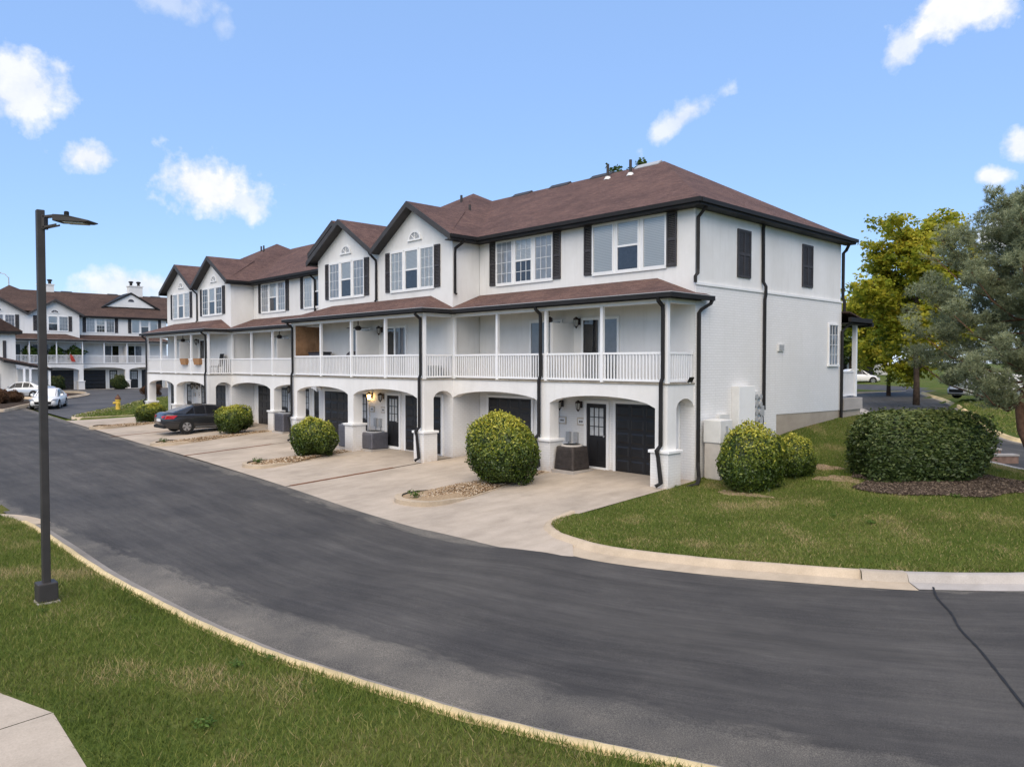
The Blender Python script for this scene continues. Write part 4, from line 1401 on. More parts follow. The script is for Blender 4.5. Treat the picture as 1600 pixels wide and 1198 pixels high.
# ------------------------------------------------------------------ fixtures on the building
names4 = ['nearest', 'second', 'third', 'farthest']
pair_word = ['nearest pair of homes', 'second pair of homes', 'third pair of homes', 'farthest pair of homes']
for mi, (u0, u1, v0, dz, gab) in enumerate(MODS):
    mid = (u0 + u1) / 2
    for s, nm in ((-1, 'right'), (1, 'left')):
        lit_ = (mi == 1 and s == 1)
        lab = 'lit wall lantern glowing yellow under the arch of the second pair of homes' if lit_ else 'dark wall lantern, %s one of two, under the arch of the %s' % (nm, pair_word[mi])
        lantern_at(-(mid + s * .42), v0 - .01, 2.05, lab, 'wall lanterns by the entry doors', lit_)
        x = -(mid + s * .42)
        e = empty('address_plate', (x, v0, 1.48), 'tan address plate, %s one of two, beside the doors of the %s' % (nm, pair_word[mi]), 'plate', 'address plates by the doors')
        MB().box(-.17, .17, -.03, 0, -.125, .125).build('plate', 'plate_tan', e)
        MB().box(-.13, .13, -.034, -.0301, -.085, .085).build('plate_face', 'plate_white', e)
        MB().box(-.07, -.02, -.037, -.0341, -.03, .03).box(0, .03, -.037, -.0341, -.03, .03).box(.045, .075, -.037, -.0341, -.03, .03).build('numerals', 'trim_dark', e)
        if mi < 2:
            e = empty('electric_meter', (-(mid - .05 + s * .17), v0, .95), 'grey wall meter box, %s of two, beside the %s air conditioner' % (nm, ['dark brown tapered', 'second shrub\'s'][mi]), 'meter', 'wall meters beside the air conditioners')
            MB().box(-.08, .08, -.09, 0, -.17, .17).build('meter_box', 'meter_grey', e)
            MB().tube([(0, -.04, -.17), (0, -.04, -.55)], .02, 6).build('conduit', 'meter_grey', e)
    lantern_at(-(mid - .32), v0 - .0, 4.78 + dz, 'dark lantern on the balcony wall of the %s' % pair_word[mi], 'wall lanterns on the balconies')
    # ceiling fan
    e = empty('ceiling_fan', (-(mid + .45), v0 - .65, 5.26 + dz), 'ceiling fan under the balcony roof of the %s' % pair_word[mi], 'fan', 'ceiling fans over the balconies')
    MB().tube([(0, 0, 0), (0, 0, -.3)], .02, 6).lathe((0, 0, -.52), [(.06, 0), (.13, .05), (.13, .14), (.05, .2)], 12).build('motor', 'lantern_metal', e)
    for k in range(4):
        a = k * math.pi / 2 + .3
        c, s_ = math.cos(a), math.sin(a)
        MB().prism([(c * .12 - s_ * .03, s_ * .12 + c * .03, -.42), (c * .58 - s_ * .07, s_ * .58 + c * .07, -.42), (c * .58 + s_ * .07, s_ * .58 - c * .07, -.43), (c * .12 + s_ * .03, s_ * .12 - c * .03, -.43)], (0, 0, .012)).build('blade', 'lantern_metal' if mi else 'panel_offwhite', e)

def ac_unit(x, y, z, label, w=.78, h=.82, mat='ac_metal', flare=0.0, rz=0.0):
    e = empty('air_conditioner', (x, y, z), label, 'air conditioner', 'air conditioners by the columns', rz)
    n = 4
    a = w / 2; b = a - flare
    mb = MB()
    mb.add([(-a, -a, .06), (a, -a, .06), (a, a, .06), (-a, a, .06), (-b, -b, h), (b, -b, h), (b, b, h), (-b, b, h)],
           [(3, 2, 1, 0), (4, 5, 6, 7), (0, 1, 5, 4), (1, 2, 6, 5), (2, 3, 7, 6), (3, 0, 4, 7)])
    bevel(mb.build('cabinet', mat, e), .05, 3)
    lv = MB()
    for k in range(13):
        zz = .12 + (h - .2) * k / 13
        q = a + (b - a) * (zz - .06) / (h - .06) + .006
        lv.box(-q + .07, q - .07, -q - .006, -q + .01, zz, zz + .022).box(q - .01, q + .006, -q + .07, q - .07, zz, zz + .022)
    lv.build('louvres', mat, e)
    top = MB().lathe((0, 0, h), [(b * .98, 0), (b * .98, .035), (b * .8, .045)], 20)
    top.build('top_ring', 'meter_grey' if flare == 0 else 'pedestal_tan', e)
    MB().lathe((0, 0, h + .03), [(b * .8, 0), (b * .78, .02)], 20).build('fan_opening', 'rubber', e)
    MB().box(-a - .08, a + .08, -a - .08, a + .08, -.05, .06).build('pad', 'concrete_pale', e)
ac_unit(-3.95, -.85, -.03, 'dark brown tapered air conditioner beside the nearest middle column', .82, .80, 'ac_rust', .05)
ac_unit(-13.75, -1.85, -.10, 'grey air conditioner in front of the meters of the second pair of homes', .80, .72)
ac_unit(-15.1, -2.15, -.10, 'tall grey louvred air conditioner partly behind the second golden shrub', .72, .98)
ac_unit(-22.9, -1.0, -.05, 'large grey air conditioner behind the downspout of the third pair of homes', .95, .95)
ac_unit(-25.2, -.55, -.05, 'narrow grey air conditioner near the nose of the dark sedan', .55, .85)

# side wall equipment
e = empty('meter_pedestal', (.45, .62, hz(.5, .7) - .05), 'tall tan utility pedestal at the corner downspout on the side wall', 'utility box')
bevel(MB().box(-.30, .22, -.30, .30, 0, 1.05).build('cabinet', 'pedestal_tan', e), .02)
bevel(MB().box(-.32, .24, -.33, .33, 1.06, 1.72).build('meter_head', 'panel_offwhite', e), .02)
MB().box(.241, .26, -.05, .05, 1.3, 1.55).build('dial_slot', 'meter_grey', e)
e = empty('junction_box', (.036, 1.42, 1.45), 'small white junction box between the tan pedestal and the wide panel', 'utility box')
MB().box(0, .12, -.28, .28, .0, .42).box(0, .05, -.2, .2, -.2, 0).build('box', 'panel_offwhite', e)
e = empty('utility_cabinet', (.036, 2.5, 1.4), 'wide off-white utility cabinet on the painted brick side wall', 'utility box')
bevel(MB().box(0, .24, -.50, .50, 0, 1.30).build('cabinet', 'panel_offwhite', e), .012)
MB().box(.241, .255, -.48, .48, .02, 1.28).build('cover', 'white_trim', e)
e = empty('meter_bank', (.036, 3.30, 1.45), 'stack of grey electric meters right of the wide utility cabinet', 'meter')
MB().box(0, .10, -.27, .27, 0, 1.05).build('backboard', 'panel_offwhite', e)
for r_ in range(4):
    for c in (-.13, .13):
        MB().tube([(.10, c, .16 + r_ * .245), (.22, c, .16 + r_ * .245)], .088, 12).build('meter', 'meter_grey', e)
e = empty('cable_box', (.036, 3.72, 1.72), 'small grey cable box with a looped cord beside the side downspout', 'utility box')
MB().box(0, .12, -.1, .1, 0, .32).build('box', 'meter_grey', e)
MB().tube([(.06, .02 + .14 * math.sin(t), -.18 + .22 * math.cos(t) * 1.1) for t in [math.pi * 2 * k / 14 + .3 for k in range(13)]], .016, 6).build('cord', 'rubber', e)
e = empty('wall_vent', (.036, 5.08, 3.80), 'small square white vent in the middle of the side wall', 'vent')
MB().box(0, .05, -.2, .2, 0, .24).build('frame', 'panel_offwhite', e)
for k in range(4):
    MB().box(.051, .062, -.16, .16, .03 + k * .05, .06 + k * .05).build('slat', 'meter_grey', e)
e = empty('solar_light', (-.0, -.28, 2.86), 'small black solar light at the end of the nearest balcony edge', 'light')
MB().prism([(.02, -.11, .0), (.02, .11, .0), (.10, .11, .15), (.10, -.11, .15)], (.025, 0, -.01)).build('panel', 'door_paint', e)
MB().box(-.03, .05, -.05, .05, -.03, .02).build('bracket', 'panel_offwhite', e)

# things on the balconies
e = empty('wood_screen', (-19.12, -2.5, 2.84), 'brown wooden screen closing the left end of the second balcony', 'screen')
for k in range(9):
    MB().box(-.02, .02, .02 + k * .132, .02 + k * .132 + .124, 0, 2.2).build('board', 'stained_wood', e)
MB().box(-.035, -.021, .0, 1.2, 1.0, 1.1).build('rail', 'stained_wood', e)
e = empty('storage_bench', (-18.3, -1.75, 2.84), 'dark storage bench in front of the wooden screen', 'bench')
bevel(MB().box(-.55, .55, -.25, .25, 0, 1.0).build('box', 'dark_screen', e), .02)
bevel(MB().box(-.58, .58, -.28, .28, 1.0, 1.06).build('lid', 'dark_room', e), .015)
e = empty('barbecue_grill', (-14.75, -2.0, 2.84), 'dark dome-lidded grill behind the railing of the second balcony', 'grill')
MB().box(-.45, .45, -.25, .25, .05, .75).build('cabinet', 'rubber', e)
dome = MB()
for k in range(8):
    a0, a1 = math.pi * k / 8, math.pi * (k + 1) / 8
    dome.prism([(-.5 * math.cos(a0), -.28, .75 + .30 * math.sin(a0)), (-.5 * math.cos(a1), -.28, .75 + .30 * math.sin(a1)), (0, -.28, .75)], (0, .56, 0))
dome.build('lid', 'lantern_metal', e)
e = empty('storage_tub', (-10.1, -1.75, 2.84), 'grey tub behind the side railing of the second balcony', 'tub')
bevel(MB().box(-.3, .3, -.3, .3, 0, .48).build('box', 'meter_grey', e), .03)
for k in range(4):
    MB().box(.301, .32, -.25 + k * .14, -.19 + k * .14, .06, .4).build('rib', 'dark_screen', e)
for x, nm in ((-32.5, 'left'), (-30.5, 'right')):
    e = empty('planter_box', (x, -2.44, 3.52), 'brown trough planter, %s of two, on the farthest balcony railing' % nm, 'planter', 'planters on the farthest balcony railing')
    MB().add([(-.38, -.13, -.22), (.38, -.13, -.22), (.38, .05, -.22), (-.38, .05, -.22), (-.46, -.18, .14), (.46, -.18, .14), (.46, .06, .14), (-.46, .06, .14)],
             [(3, 2, 1, 0), (0, 1, 5, 4), (1, 2, 6, 5), (2, 3, 7, 6), (3, 0, 4, 7)]).build('trough', 'terracotta', e)
    MB().box(-.44, .44, -.165, .05, .08, .12).build('soil', 'mulch_soil', e)
e = empty('balcony_chair', (-29.9, -1.75, 2.77), 'black folding chair on the side end of the farthest balcony', 'chair')
MB().box(-.25, .25, -.25, .25, .42, .46).build('seat', 'rubber', e)
MB().prism([(-.25, .24, .46), (.25, .24, .46), (.25, .36, 1.15), (-.25, .36, 1.15)], (0, .03, 0)).build('backrest', 'rubber', e)
for a in (-.23, .23):
    for b in (-.23, .23):
        MB().tube([(a, b, 0), (a, b, .43)], .018, 6).build('leg', 'rubber', e)

# ------------------------------------------------------------------ street lamp
e = empty('street_lamp', (-1.08, -16.03, -.27), 'tall dark square street lamp on the near grass verge', 'street lamp')
bevel(MB().box(-.054, .054, -.054, .054, .2, 5.99).build('pole', 'pole_bronze', e), .01)
bevel(MB().box(-.135, .135, -.135, .135, .06, .34).build('base_cover', 'pole_bronze', e), .015)
MB().box(-.15, .15, -.15, .15, -.1, .06).build('footing', 'concrete_pale', e)
ax = Vector((.688, .725, 0)); ay = Vector((-.725, .688, 0))
def lp(a, b, z): return tuple(ax * a + ay * b + Vector((0, 0, z)))
arm = MB()
for b in (-.05, .04):
    arm.prism([lp(.06, b, 5.9), lp(.27, b, 5.92), lp(.27, b, 5.89), lp(.06, b, 5.87)], lp(0, .012, 0)).prism([lp(.06, b, 5.74), lp(.27, b, 5.78), lp(.27, b, 5.755), lp(.06, b, 5.71)], lp(0, .012, 0))
arm.prism([lp(.05, -.05, 5.7), lp(.09, -.05, 5.7), lp(.09, -.05, 5.91), lp(.05, -.05, 5.91)], lp(0, .1, 0))
arm.build('arm', 'pole_bronze', e)
hd = MB().prism([lp(.25, -.12, 5.91), lp(.45, -.14, 5.895), lp(.80, -.14, 5.815), lp(.81, -.14, 5.80), lp(.74, -.14, 5.785), lp(.25, -.12, 5.81)], lp(0, .28, 0))
bevel(hd.build('lamp_head', 'pole_bronze', e), .01)
MB().prism([lp(.40, -.10, 5.800), lp(.70, -.10, 5.784), lp(.70, .10, 5.784), lp(.40, .10, 5.800)], (0, 0, -.012)).build('lens', 'lamp_glass', e)
MB().lathe(lp(.40, 0, 5.90), [(.035, 0), (.035, .06), (.025, .07)], 10).build('sensor', 'rubber', e)
MB().box(-.075, -.062, -.03, .03, .55, .75).build('hand_hole_cover', 'pole_bronze', e)

e = empty('street_lamp', (-100.8, .8, 1), 'far thin lamp pole above the roofs at the left edge', 'street lamp')
MB().tube([(0, 0, 0), (0, 0, 13.2)], .09, 6, .06).build('pole', 'meter_grey', e)
MB().tube([(0, 0, 13.1), (-.35, -.35, 13.6), (-.8, -.8, 13.75)], .05, 6).build('arm', 'meter_grey', e)
MB().box(-1.3, -.7, -1.1, -.7, 13.7, 13.82).build('lamp_head', 'meter_grey', e)

# ------------------------------------------------------------------ hydrant
e = empty('fire_hydrant', (-45.1, -2.5, hz(-45.1, -2.5)), 'yellow fire hydrant with brown cap on the far grass tip', 'hydrant')
MB().lathe((0, 0, 0), [(.2, 0), (.2, .06), (.15, .07), (.15, .62), (.19, .64), (.19, .72)], 14).build('barrel', 'yellow_paint', e)
MB().lathe((0, 0, .72), [(.20, 0), (.18, .12), (.10, .24), (.05, .27), (.05, .34)], 14).build('bonnet', 'hydrant_cap', e)
for d in ((.3, 0), (-.3, 0), (0, -.32)):
    MB().tube([(0, 0, .48), (d[0], d[1], .48)], .075, 10).build('outlet', 'yellow_paint', e)

# ------------------------------------------------------------------ cars (local: front at -Y, length along Y)
def car(loc, rz, paint, label, L=4.6, roof=1.43, fast=True, group='cars'):
    e = empty('car', loc, label, 'car', group, rz)
    k = L / 4.62
    st = [(0.0, .58, .36, .54, .57), (.05, .72, .25, .62, .66), (.3, .85, .2, .69, .76), (.8, .895, .19, .77, .86), (1.25, .90, .19, .83, .93), (1.9, .905, .19, .87, .95), (2.7, .905, .19, .90, .96),
          (3.4, .905, .19, .92, 1.0), (4.0, .89, .2, .945, 1.035), (4.35, .85, .24, .95, 1.045), (4.53, .78, .29, .92, 1.0), (4.62, .66, .36, .74, .78)]
    rings = []
    for y, w, zb, zs, zt in st:
        half = [(0, zb), (.8 * w, zb), (.96 * w, zb + .10), (w, zb + .42 * (zs - zb)), (w * .985, zs - .07), (.945 * w, zs), (.62 * w, zt), (.3 * w, zt + .012), (0, zt + .015)]
        full = half + [(-x, z) for x, z in half[-2:0:-1]]
        rings.append([(x, y * k, z) for x, z in full])
    n = len(rings[0])
    mb = MB()
    mb.v = [v for r_ in rings for v in r_]
    for i in range(len(rings) - 1):
        for q in range(n):
            mb.f.append((i * n + q, i * n + (q + 1) % n, (i + 1) * n + (q + 1) % n, (i + 1) * n + q))
    mb.f += [tuple(range(n - 1, -1, -1)), tuple((len(rings) - 1) * n + q for q in range(n))]
    mb.build('body', paint, e, smooth=True)
    rb = 4.15 if fast else 4.6
    gs = [(1.1, .78, .90, .70, .92), (1.95, .80, .88, .59, roof - .05), (2.55, .80, .89, .60, roof), (3.15, .80, .92, .59, roof - .05), (rb, .76, 1.0, .66, 1.045 if fast else roof - .25)]
    gr = []
    for y, wb, zb, wt, zt in gs:
        gr.append([(-wb, y * k, zb), (-wt, y * k, zt - .03), (-wt * .8, y * k, zt), (wt * .8, y * k, zt), (wt, y * k, zt - .03), (wb, y * k, zb)])
    mb = MB(); mb.v = [v for r_ in gr for v in r_]
    for i in range(len(gr) - 1):
        for q in range(5):
            mb.f.append((i * 6 + q, i * 6 + q + 1, (i + 1) * 6 + q + 1, (i + 1) * 6 + q))
    mb.f += [(5, 4, 3, 2, 1, 0), tuple((len(gr) - 1) * 6 + q for q in range(6))]
    mb.build('cabin', paint, e)
    def bil(A, B, C, D, u, v):
        A, B, C, D = map(Vector, (A, B, C, D))
        return A * (1 - u) * (1 - v) + B * u * (1 - v) + C * u * v + D * (1 - u) * v
    def pane(name, A, B, C, D, u0, u1, v0, v1, off):
        MB().prism([tuple(bil(A, B, C, D, u, v) + Vector(off)) for u, v in ((u0, v0), (u1, v0), (u1, v1), (u0, v1))], tuple(-Vector(off) * .5)).build(name, 'car_glass', e)
    pane('windscreen', gr[0][1], gr[0][4], gr[1][4], gr[1][1], .04, .96, .06, .96, (0, -.012, .014))
    pane('rear_window', gr[3][1], gr[3][4], gr[4][4], gr[4][1], .06, .94, .05, .86, (0, .008, .016))
    for s in (-1, 1):
        ix = (0, 1) if s < 0 else (5, 4)
        for (i, j, u0, u1, vt) in ((0, 1, .42, .97, .9), (1, 2, .02, .97, .9), (2, 3, .10, .95, .9), (3, 4, .02, .5, .86)):
            A, B, C, D = gr[i][ix[0]], gr[j][ix[0]], gr[j][ix[1]], gr[i][ix[1]]
            if i == 0:
                p1 = [bil(A, B, C, D, .38, .12), bil(A, B, C, D, .98, .12), bil(A, B, C, D, .98, vt), bil(A, B, C, D, .80, vt)]
            elif i == 3:
                p1 = [bil(A, B, C, D, .02, .12), bil(A, B, C, D, .42, .14), bil(A, B, C, D, .02, vt)]
            else:
                p1 = [bil(A, B, C, D, u, v) for u, v in ((u0, .12), (u1, .12), (u1, vt), (u0, vt))]
            off = Vector((s * .012, 0, .004))
            MB().prism([tuple(p + off) for p in p1], tuple(-off * .5)).build('side_window', 'car_glass', e)
        for y in (.88 * k, 3.58 * k):
            MB().tube([(s * .80, y, .34), (s * .912, y, .34)], .375, 22).build('wheel_arch', 'rubber', e)
            w = MB().tube([(s * .72, y, .325), (s * .90, y, .325), (s * .925, y, .325)], .325, 22).build('wheel', 'rubber', e)
            MB().tube([(s * .90, y, .325), (s * .930, y, .325)], .215, 18).build('rim', 'alloy', w)
            sp = MB()
            for q in range(5):
                a = q * 2 * math.pi / 5 + .3
                sp.prism([(s * .931, y + .05 * math.cos(a + .9), .325 + .05 * math.sin(a + .9)), (s * .931, y + .2 * math.cos(a + .42), .325 + .2 * math.sin(a + .42)), (s * .931, y + .2 * math.cos(a + .85), .325 + .2 * math.sin(a + .85))], (s * .004, 0, 0))
            sp.build('rim_gap', 'rubber', w)
        bevel(MB().prism([(s * .86, 1.42 * k, .93), (s * 1.02, 1.45 * k, .95), (s * 1.02, 1.50 * k, 1.07), (s * .86, 1.50 * k, 1.05)], (0, .06, 0)).build('wing_mirror', paint, e), .015)
        MB().prism([(s * .50, .03 * k, .60), (s * .86, .22 * k, .62), (s * .88, .52 * k, .74), (s * .60, .20 * k, .70)], (s * .03, -.06, .02)).build('headlight', 'headlight_glass', e)
        MB().prism([(s * .36, 4.60 * k, .86), (s * .80, 4.50 * k, .90), (s * .925, 4.02 * k, .90), (s * .90, 4.20 * k, .74), (s * .78, 4.575 * k, .74), (s * .5, 4.625 * k, .78)], (s * .012, .02, .008)).build('tail_light', 'tail_red', e)
        MB().box(min(s * .895, s * .915), max(s * .895, s * .915), 1.3 * k, 3.15 * k, .27, .31).build('sill_trim', 'alloy', e)
    MB().prism([(-.50, .012, .36), (.50, .012, .36), (.54, .012, .56), (-.54, .012, .56)], (0, -.03, 0)).box(-.62, .62, -.012, .06, .24, .30).build('grille', 'rubber', e)
    MB().box(-.26, .26, 4.605 * k, 4.64 * k, .60, .73).build('number_plate', 'plate_white', e)
    MB().box(-.7, .7, 4.50 * k, 4.635 * k, .27, .40).build('rear_bumper_trim', 'rubber', e)
    return e
car((-27.55, -.95, float(zdrive(-27, -3.2)) + .02), R(180), 'paint_charcoal', 'charcoal sedan parked tail-out on the driveway behind the third golden shrub', 4.65, 1.42)
# heading vectors: rotate so that local -Y points along the heading
def heading(dx, dy): return math.atan2(dx, -dy)
car((-49.6, -6.15, .09), heading(.93, -.37), 'paint_white', 'white sedan driving towards the camera on the side road', 4.7, 1.46)
car((-65.2, -6.3, .36), heading(-.69, -.72), 'paint_silver', 'silver sedan parked by the end house behind russet shrubs', 4.7, 1.46)
car((-17.6, 60.3, 1.31), heading(.69, .72), 'paint_white', 'white car far off beside the rear porch', 4.4, 1.5)
car((-2.2, 31.4, 1.28), heading(-.5, -.86), 'paint_white', 'white car half hidden behind the pine', 4.6, 1.6, False)

# ------------------------------------------------------------------ foliage
def leaf_quads(Pn, Nn, size, aspect=.5, jitter=.7, rng=RNG):
    n = len(Pn)
    d = rng.normal(size=(n, 3))
    nn = Nn * 1.0 + d * jitter
    nn /= np.linalg.norm(nn, axis=1)[:, None] + 1e-9
    t = np.cross(nn, rng.normal(size=(n, 3)))
    t /= np.linalg.norm(t, axis=1)[:, None] + 1e-9
    b = np.cross(nn, t)
    s = size * rng.uniform(.65, 1.35, n)
    a1 = t * (s * .5)[:, None]
    b1 = b * (s * .5 * aspect)[:, None]
    bend = nn * (s * .12)[:, None]
    V = np.stack([Pn - a1, Pn + b1 + bend, Pn + a1, Pn - b1 + bend], 1).reshape(-1, 3)
    F = np.arange(4 * n).reshape(-1, 4)
    return V, F

def bumpy(dirs, seed, amp=.08):
    r = np.random.default_rng(seed)
    f = np.zeros(len(dirs))
    for k in range(7):
        ax_ = r.normal(size=3); ax_ /= np.linalg.norm(ax_)
        f += np.sin(dirs @ ax_ * r.uniform(3, 9) + r.uniform(0, 6.28)) * amp / (1 + .3 * k)
    return f

def sphere_dirs(n, rng=RNG):
    d = rng.normal(size=(n, 3))
    return d / np.linalg.norm(d, axis=1)[:, None]

def shrub_mesh(name, mat, n, size, seed, gold=.5, square=2.0, amp=.075, cut=-.75, core=.86):
    """unit shrub: radius 1 in x,y, z from 0 to 2"""
    rng = np.random.default_rng(seed)
    d = sphere_dirs(n, rng)
    d = d[d[:, 2] > cut]
    q = (np.abs(d) ** square).sum(1) ** (-1 / square)
    rad = q * (1 + bumpy(d, seed, amp)) * (1 - np.abs(rng.normal(0, .05, len(d))))
    spike = rng.random(len(d)) < .10
    rad[spike] *= rng.uniform(1.02, 1.10, spike.sum())
    gap = bumpy(d * 2.2, seed + 5, .30) + rng.normal(0, .22, len(d))
    rad = np.where(gap > .42, rad * rng.uniform(.80, .93, len(d)), rad)
    Pn = d * rad[:, None]
    V, F = leaf_quads(Pn, d, size, .5, .75, rng)
    tint = np.clip(rng.normal(.42, .17, len(d)) - .25 * (gap > .42) + gold * (np.clip(d[:, 2], -.3, 1) - .15) , 0, 1)  # leaves sunk into gaps get a darker tint as painted shade
    tint = np.repeat(tint, 4)
    # dark core: shade inside the foliage put into its colour
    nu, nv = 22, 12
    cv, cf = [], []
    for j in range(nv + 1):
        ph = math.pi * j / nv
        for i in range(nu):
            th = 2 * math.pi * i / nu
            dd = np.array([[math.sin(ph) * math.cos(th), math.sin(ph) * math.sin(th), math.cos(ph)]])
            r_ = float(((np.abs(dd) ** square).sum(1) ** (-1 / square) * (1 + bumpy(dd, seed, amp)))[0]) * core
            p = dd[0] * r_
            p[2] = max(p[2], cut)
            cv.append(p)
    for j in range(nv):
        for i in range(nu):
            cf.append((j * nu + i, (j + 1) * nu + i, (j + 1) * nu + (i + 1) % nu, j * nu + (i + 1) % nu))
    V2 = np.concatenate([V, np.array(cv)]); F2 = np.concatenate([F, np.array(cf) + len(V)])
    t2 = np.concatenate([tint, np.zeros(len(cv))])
    V2[:, 2] = (V2[:, 2] - cut)
    return np_mesh(name, V2, F2, mat, t2)

def shrub(name, me, loc, dia, h, label, group, rz=0.0, span=1.75, stem=True, cat='shrub'):
    e = empty(name, loc, label, cat, group, rz)
    o = put('foliage', me, e, (0, 0, .06))
    o.scale = (dia / 2, dia / 2, h / span)
    if stem:
        mb = MB()
        for k in range(5):
            a = k * 1.26
            mb.tube([(.05 * math.cos(a), .05 * math.sin(a), -.05), (.25 * dia * math.cos(a) * .5, .25 * dia * math.sin(a) * .5, h * .5)], .025, 5, .012)
        mb.build('stems', 'bark', e)
    return e
gold_a = shrub_mesh('shrub_leaves', 'shrub_gold', 15000, .076, 11, .58)
gold_b = shrub_mesh('shrub_leaves', 'shrub_gold', 10000, .092, 12, .58, amp=.09)
gold_c = shrub_mesh('shrub_leaves', 'shrub_gold', 11000, .09, 13, .5)
G = 'clipped golden shrubs in front of the row'
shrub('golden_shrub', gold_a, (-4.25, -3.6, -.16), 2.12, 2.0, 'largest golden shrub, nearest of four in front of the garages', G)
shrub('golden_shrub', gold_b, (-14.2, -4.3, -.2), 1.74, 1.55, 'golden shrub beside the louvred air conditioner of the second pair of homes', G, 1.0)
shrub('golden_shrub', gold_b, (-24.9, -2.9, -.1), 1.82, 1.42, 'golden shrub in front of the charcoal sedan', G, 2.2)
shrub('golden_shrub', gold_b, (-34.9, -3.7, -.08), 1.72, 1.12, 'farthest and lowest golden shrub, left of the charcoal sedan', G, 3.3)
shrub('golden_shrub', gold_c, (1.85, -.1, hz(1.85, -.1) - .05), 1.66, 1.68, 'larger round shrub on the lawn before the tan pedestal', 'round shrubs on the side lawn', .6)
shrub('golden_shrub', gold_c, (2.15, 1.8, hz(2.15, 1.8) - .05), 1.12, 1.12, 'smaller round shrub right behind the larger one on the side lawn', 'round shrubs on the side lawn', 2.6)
dark_s = shrub_mesh('shrub_leaves', 'shrub_dark', 2500, .17, 21, .3, amp=.12)
rus_s = shrub_mesh('shrub_leaves', 'shrub_russet', 2500, .17, 22, .3, amp=.15)
shrub('shrub', dark_s, (-76.2, 6.55, .52), 1.5, 1.5, 'dark green shrub between the doors of the background row', 'shrubs of the background row')
shrub('shrub', dark_s, (-76.5, .6, .52), 1.6, 1.4, 'dark green shrub behind the street lamp pole before the background row', 'shrubs of the background row', 1)
shrub('shrub', dark_s, (-63.2, -3.6, .3), 1.7, 1.2, 'low green shrub under the small porch of the end house', 'shrubs of the background row', 2)
shrub('shrub', rus_s, (-62.0, 5.2, hz(-62, 5.2) - .02), 1.7, 1.1, 'brown shrub seen through the farthest arch', 'russet shrubs')
shrub('shrub', rus_s, (-57.0, -7.6, .2), 1.3, 1.3, 'russet shrub at the left edge in front of the silver sedan', 'russet shrubs', 1.5)
shrub('shrub', rus_s, (-58.6, -6.3, .2), 1.2, 1.0, 'grey-brown shrub beside the bonnet of the silver sedan', 'russet shrubs', 2.5)
# kerbed bed those shrubs grow in
bed = tag(MB().prism([(-49, -8.6, .0), (-52.2, -7.1, .0), (-56, -5.2, .0), (-60, -4.3, .0), (-63, -5, .0), (-66, -8, .0), (-66, -13, .0), (-48, -13, .0)][::-1], (0, 0, .28)).build('verge_bed', 'mulch_soil'), kind='structure')
KB = catmull([(-48.4, -13), (-48.6, -9.2), (-49.2, -8.3), (-52.2, -6.9), (-56, -5.0), (-60, -4.1), (-63, -4.8)], 5)
tag(kerb('kerb', KB, zroad(KB[:, 0]) + .06, 'concrete_curb', 1, .25, h=.17), kind='structure')
isl = tag(MB().prism([(-62, -2.2, .25), (-67.5, .9, .35), (-71, -.5, .42), (-69, -3, .4), (-63.5, -3.6, .28)][::-1], (0, 0, .12)).build('verge_bed', 'mulch_soil'), kind='structure')
KB = catmull([(-63.5, -3.7), (-62, -2.9), (-61.6, -2.2), (-64.5, -.2), (-67.5, 1.0), (-70.2, .9), (-71.2, -.4)], 5)
tag(kerb('kerb', KB, zroad(KB[:, 0]) + .06, 'concrete_curb', -1, .25, h=.15), kind='structure')

# long clipped hedge
he = empty('hedge', (4.95, 3.4, hz(4.95, 3.4) - .1), 'large dark green clipped hedge on the mulch bed right of the building', 'hedge', None, R(46.5))
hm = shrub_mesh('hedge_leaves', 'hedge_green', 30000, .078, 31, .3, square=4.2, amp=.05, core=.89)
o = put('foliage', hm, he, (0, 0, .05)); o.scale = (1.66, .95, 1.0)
mb = MB()
for k in range(7):
    mb.tube([(-1.2 + k * .4, .1 * math.sin(k * 3), 0), (-1.25 + k * .42, .1, .7)], .035, 5)
mb.build('stems', 'bark', he)
# mulch bed under the hedge: soil disc that follows the lawn, with chips
def patch(name, pts, mat, dz=.02, n=18):
    pts = np.array(pts)
    c = pts.mean(0)
    V = [(c[0], c[1], hz(*c) + dz + .03)]
    F = []
    rings = 5
    m = len(pts)
    for r_ in range(1, rings + 1):
        for p in pts:
            q = c + (p - c) * r_ / rings
            V.append((q[0], q[1], hz(*q) + dz - (.05 if r_ == rings else 0)))
    me = MB()
    me.v = V
    for i in range(m):
        me.f.append((0, 1 + i, 1 + (i + 1) % m))
    for r_ in range(rings - 1):
        for i in range(m):
            a, b = 1 + r_ * m + i, 1 + r_ * m + (i + 1) % m
            me.f.append((a, a + m, b + m, b))
    return me.build(name, mat)
th = np.linspace(0, 2 * np.pi, 26)[:-1]
ra = 1 + .10 * np.sin(3 * th + 1) + .07 * np.sin(5 * th) + .05 * np.sin(8 * th + 2)
bedp = np.stack([5.7 + 2.5 * ra * np.cos(th) * .69 + 1.55 * ra * np.sin(th) * .72, 3.0 + 2.5 * ra * np.cos(th) * .72 - 1.55 * ra * np.sin(th) * .69], 1)
mbed = tag(patch('mulch_bed', bedp, 'mulch_soil', .03), kind='structure')

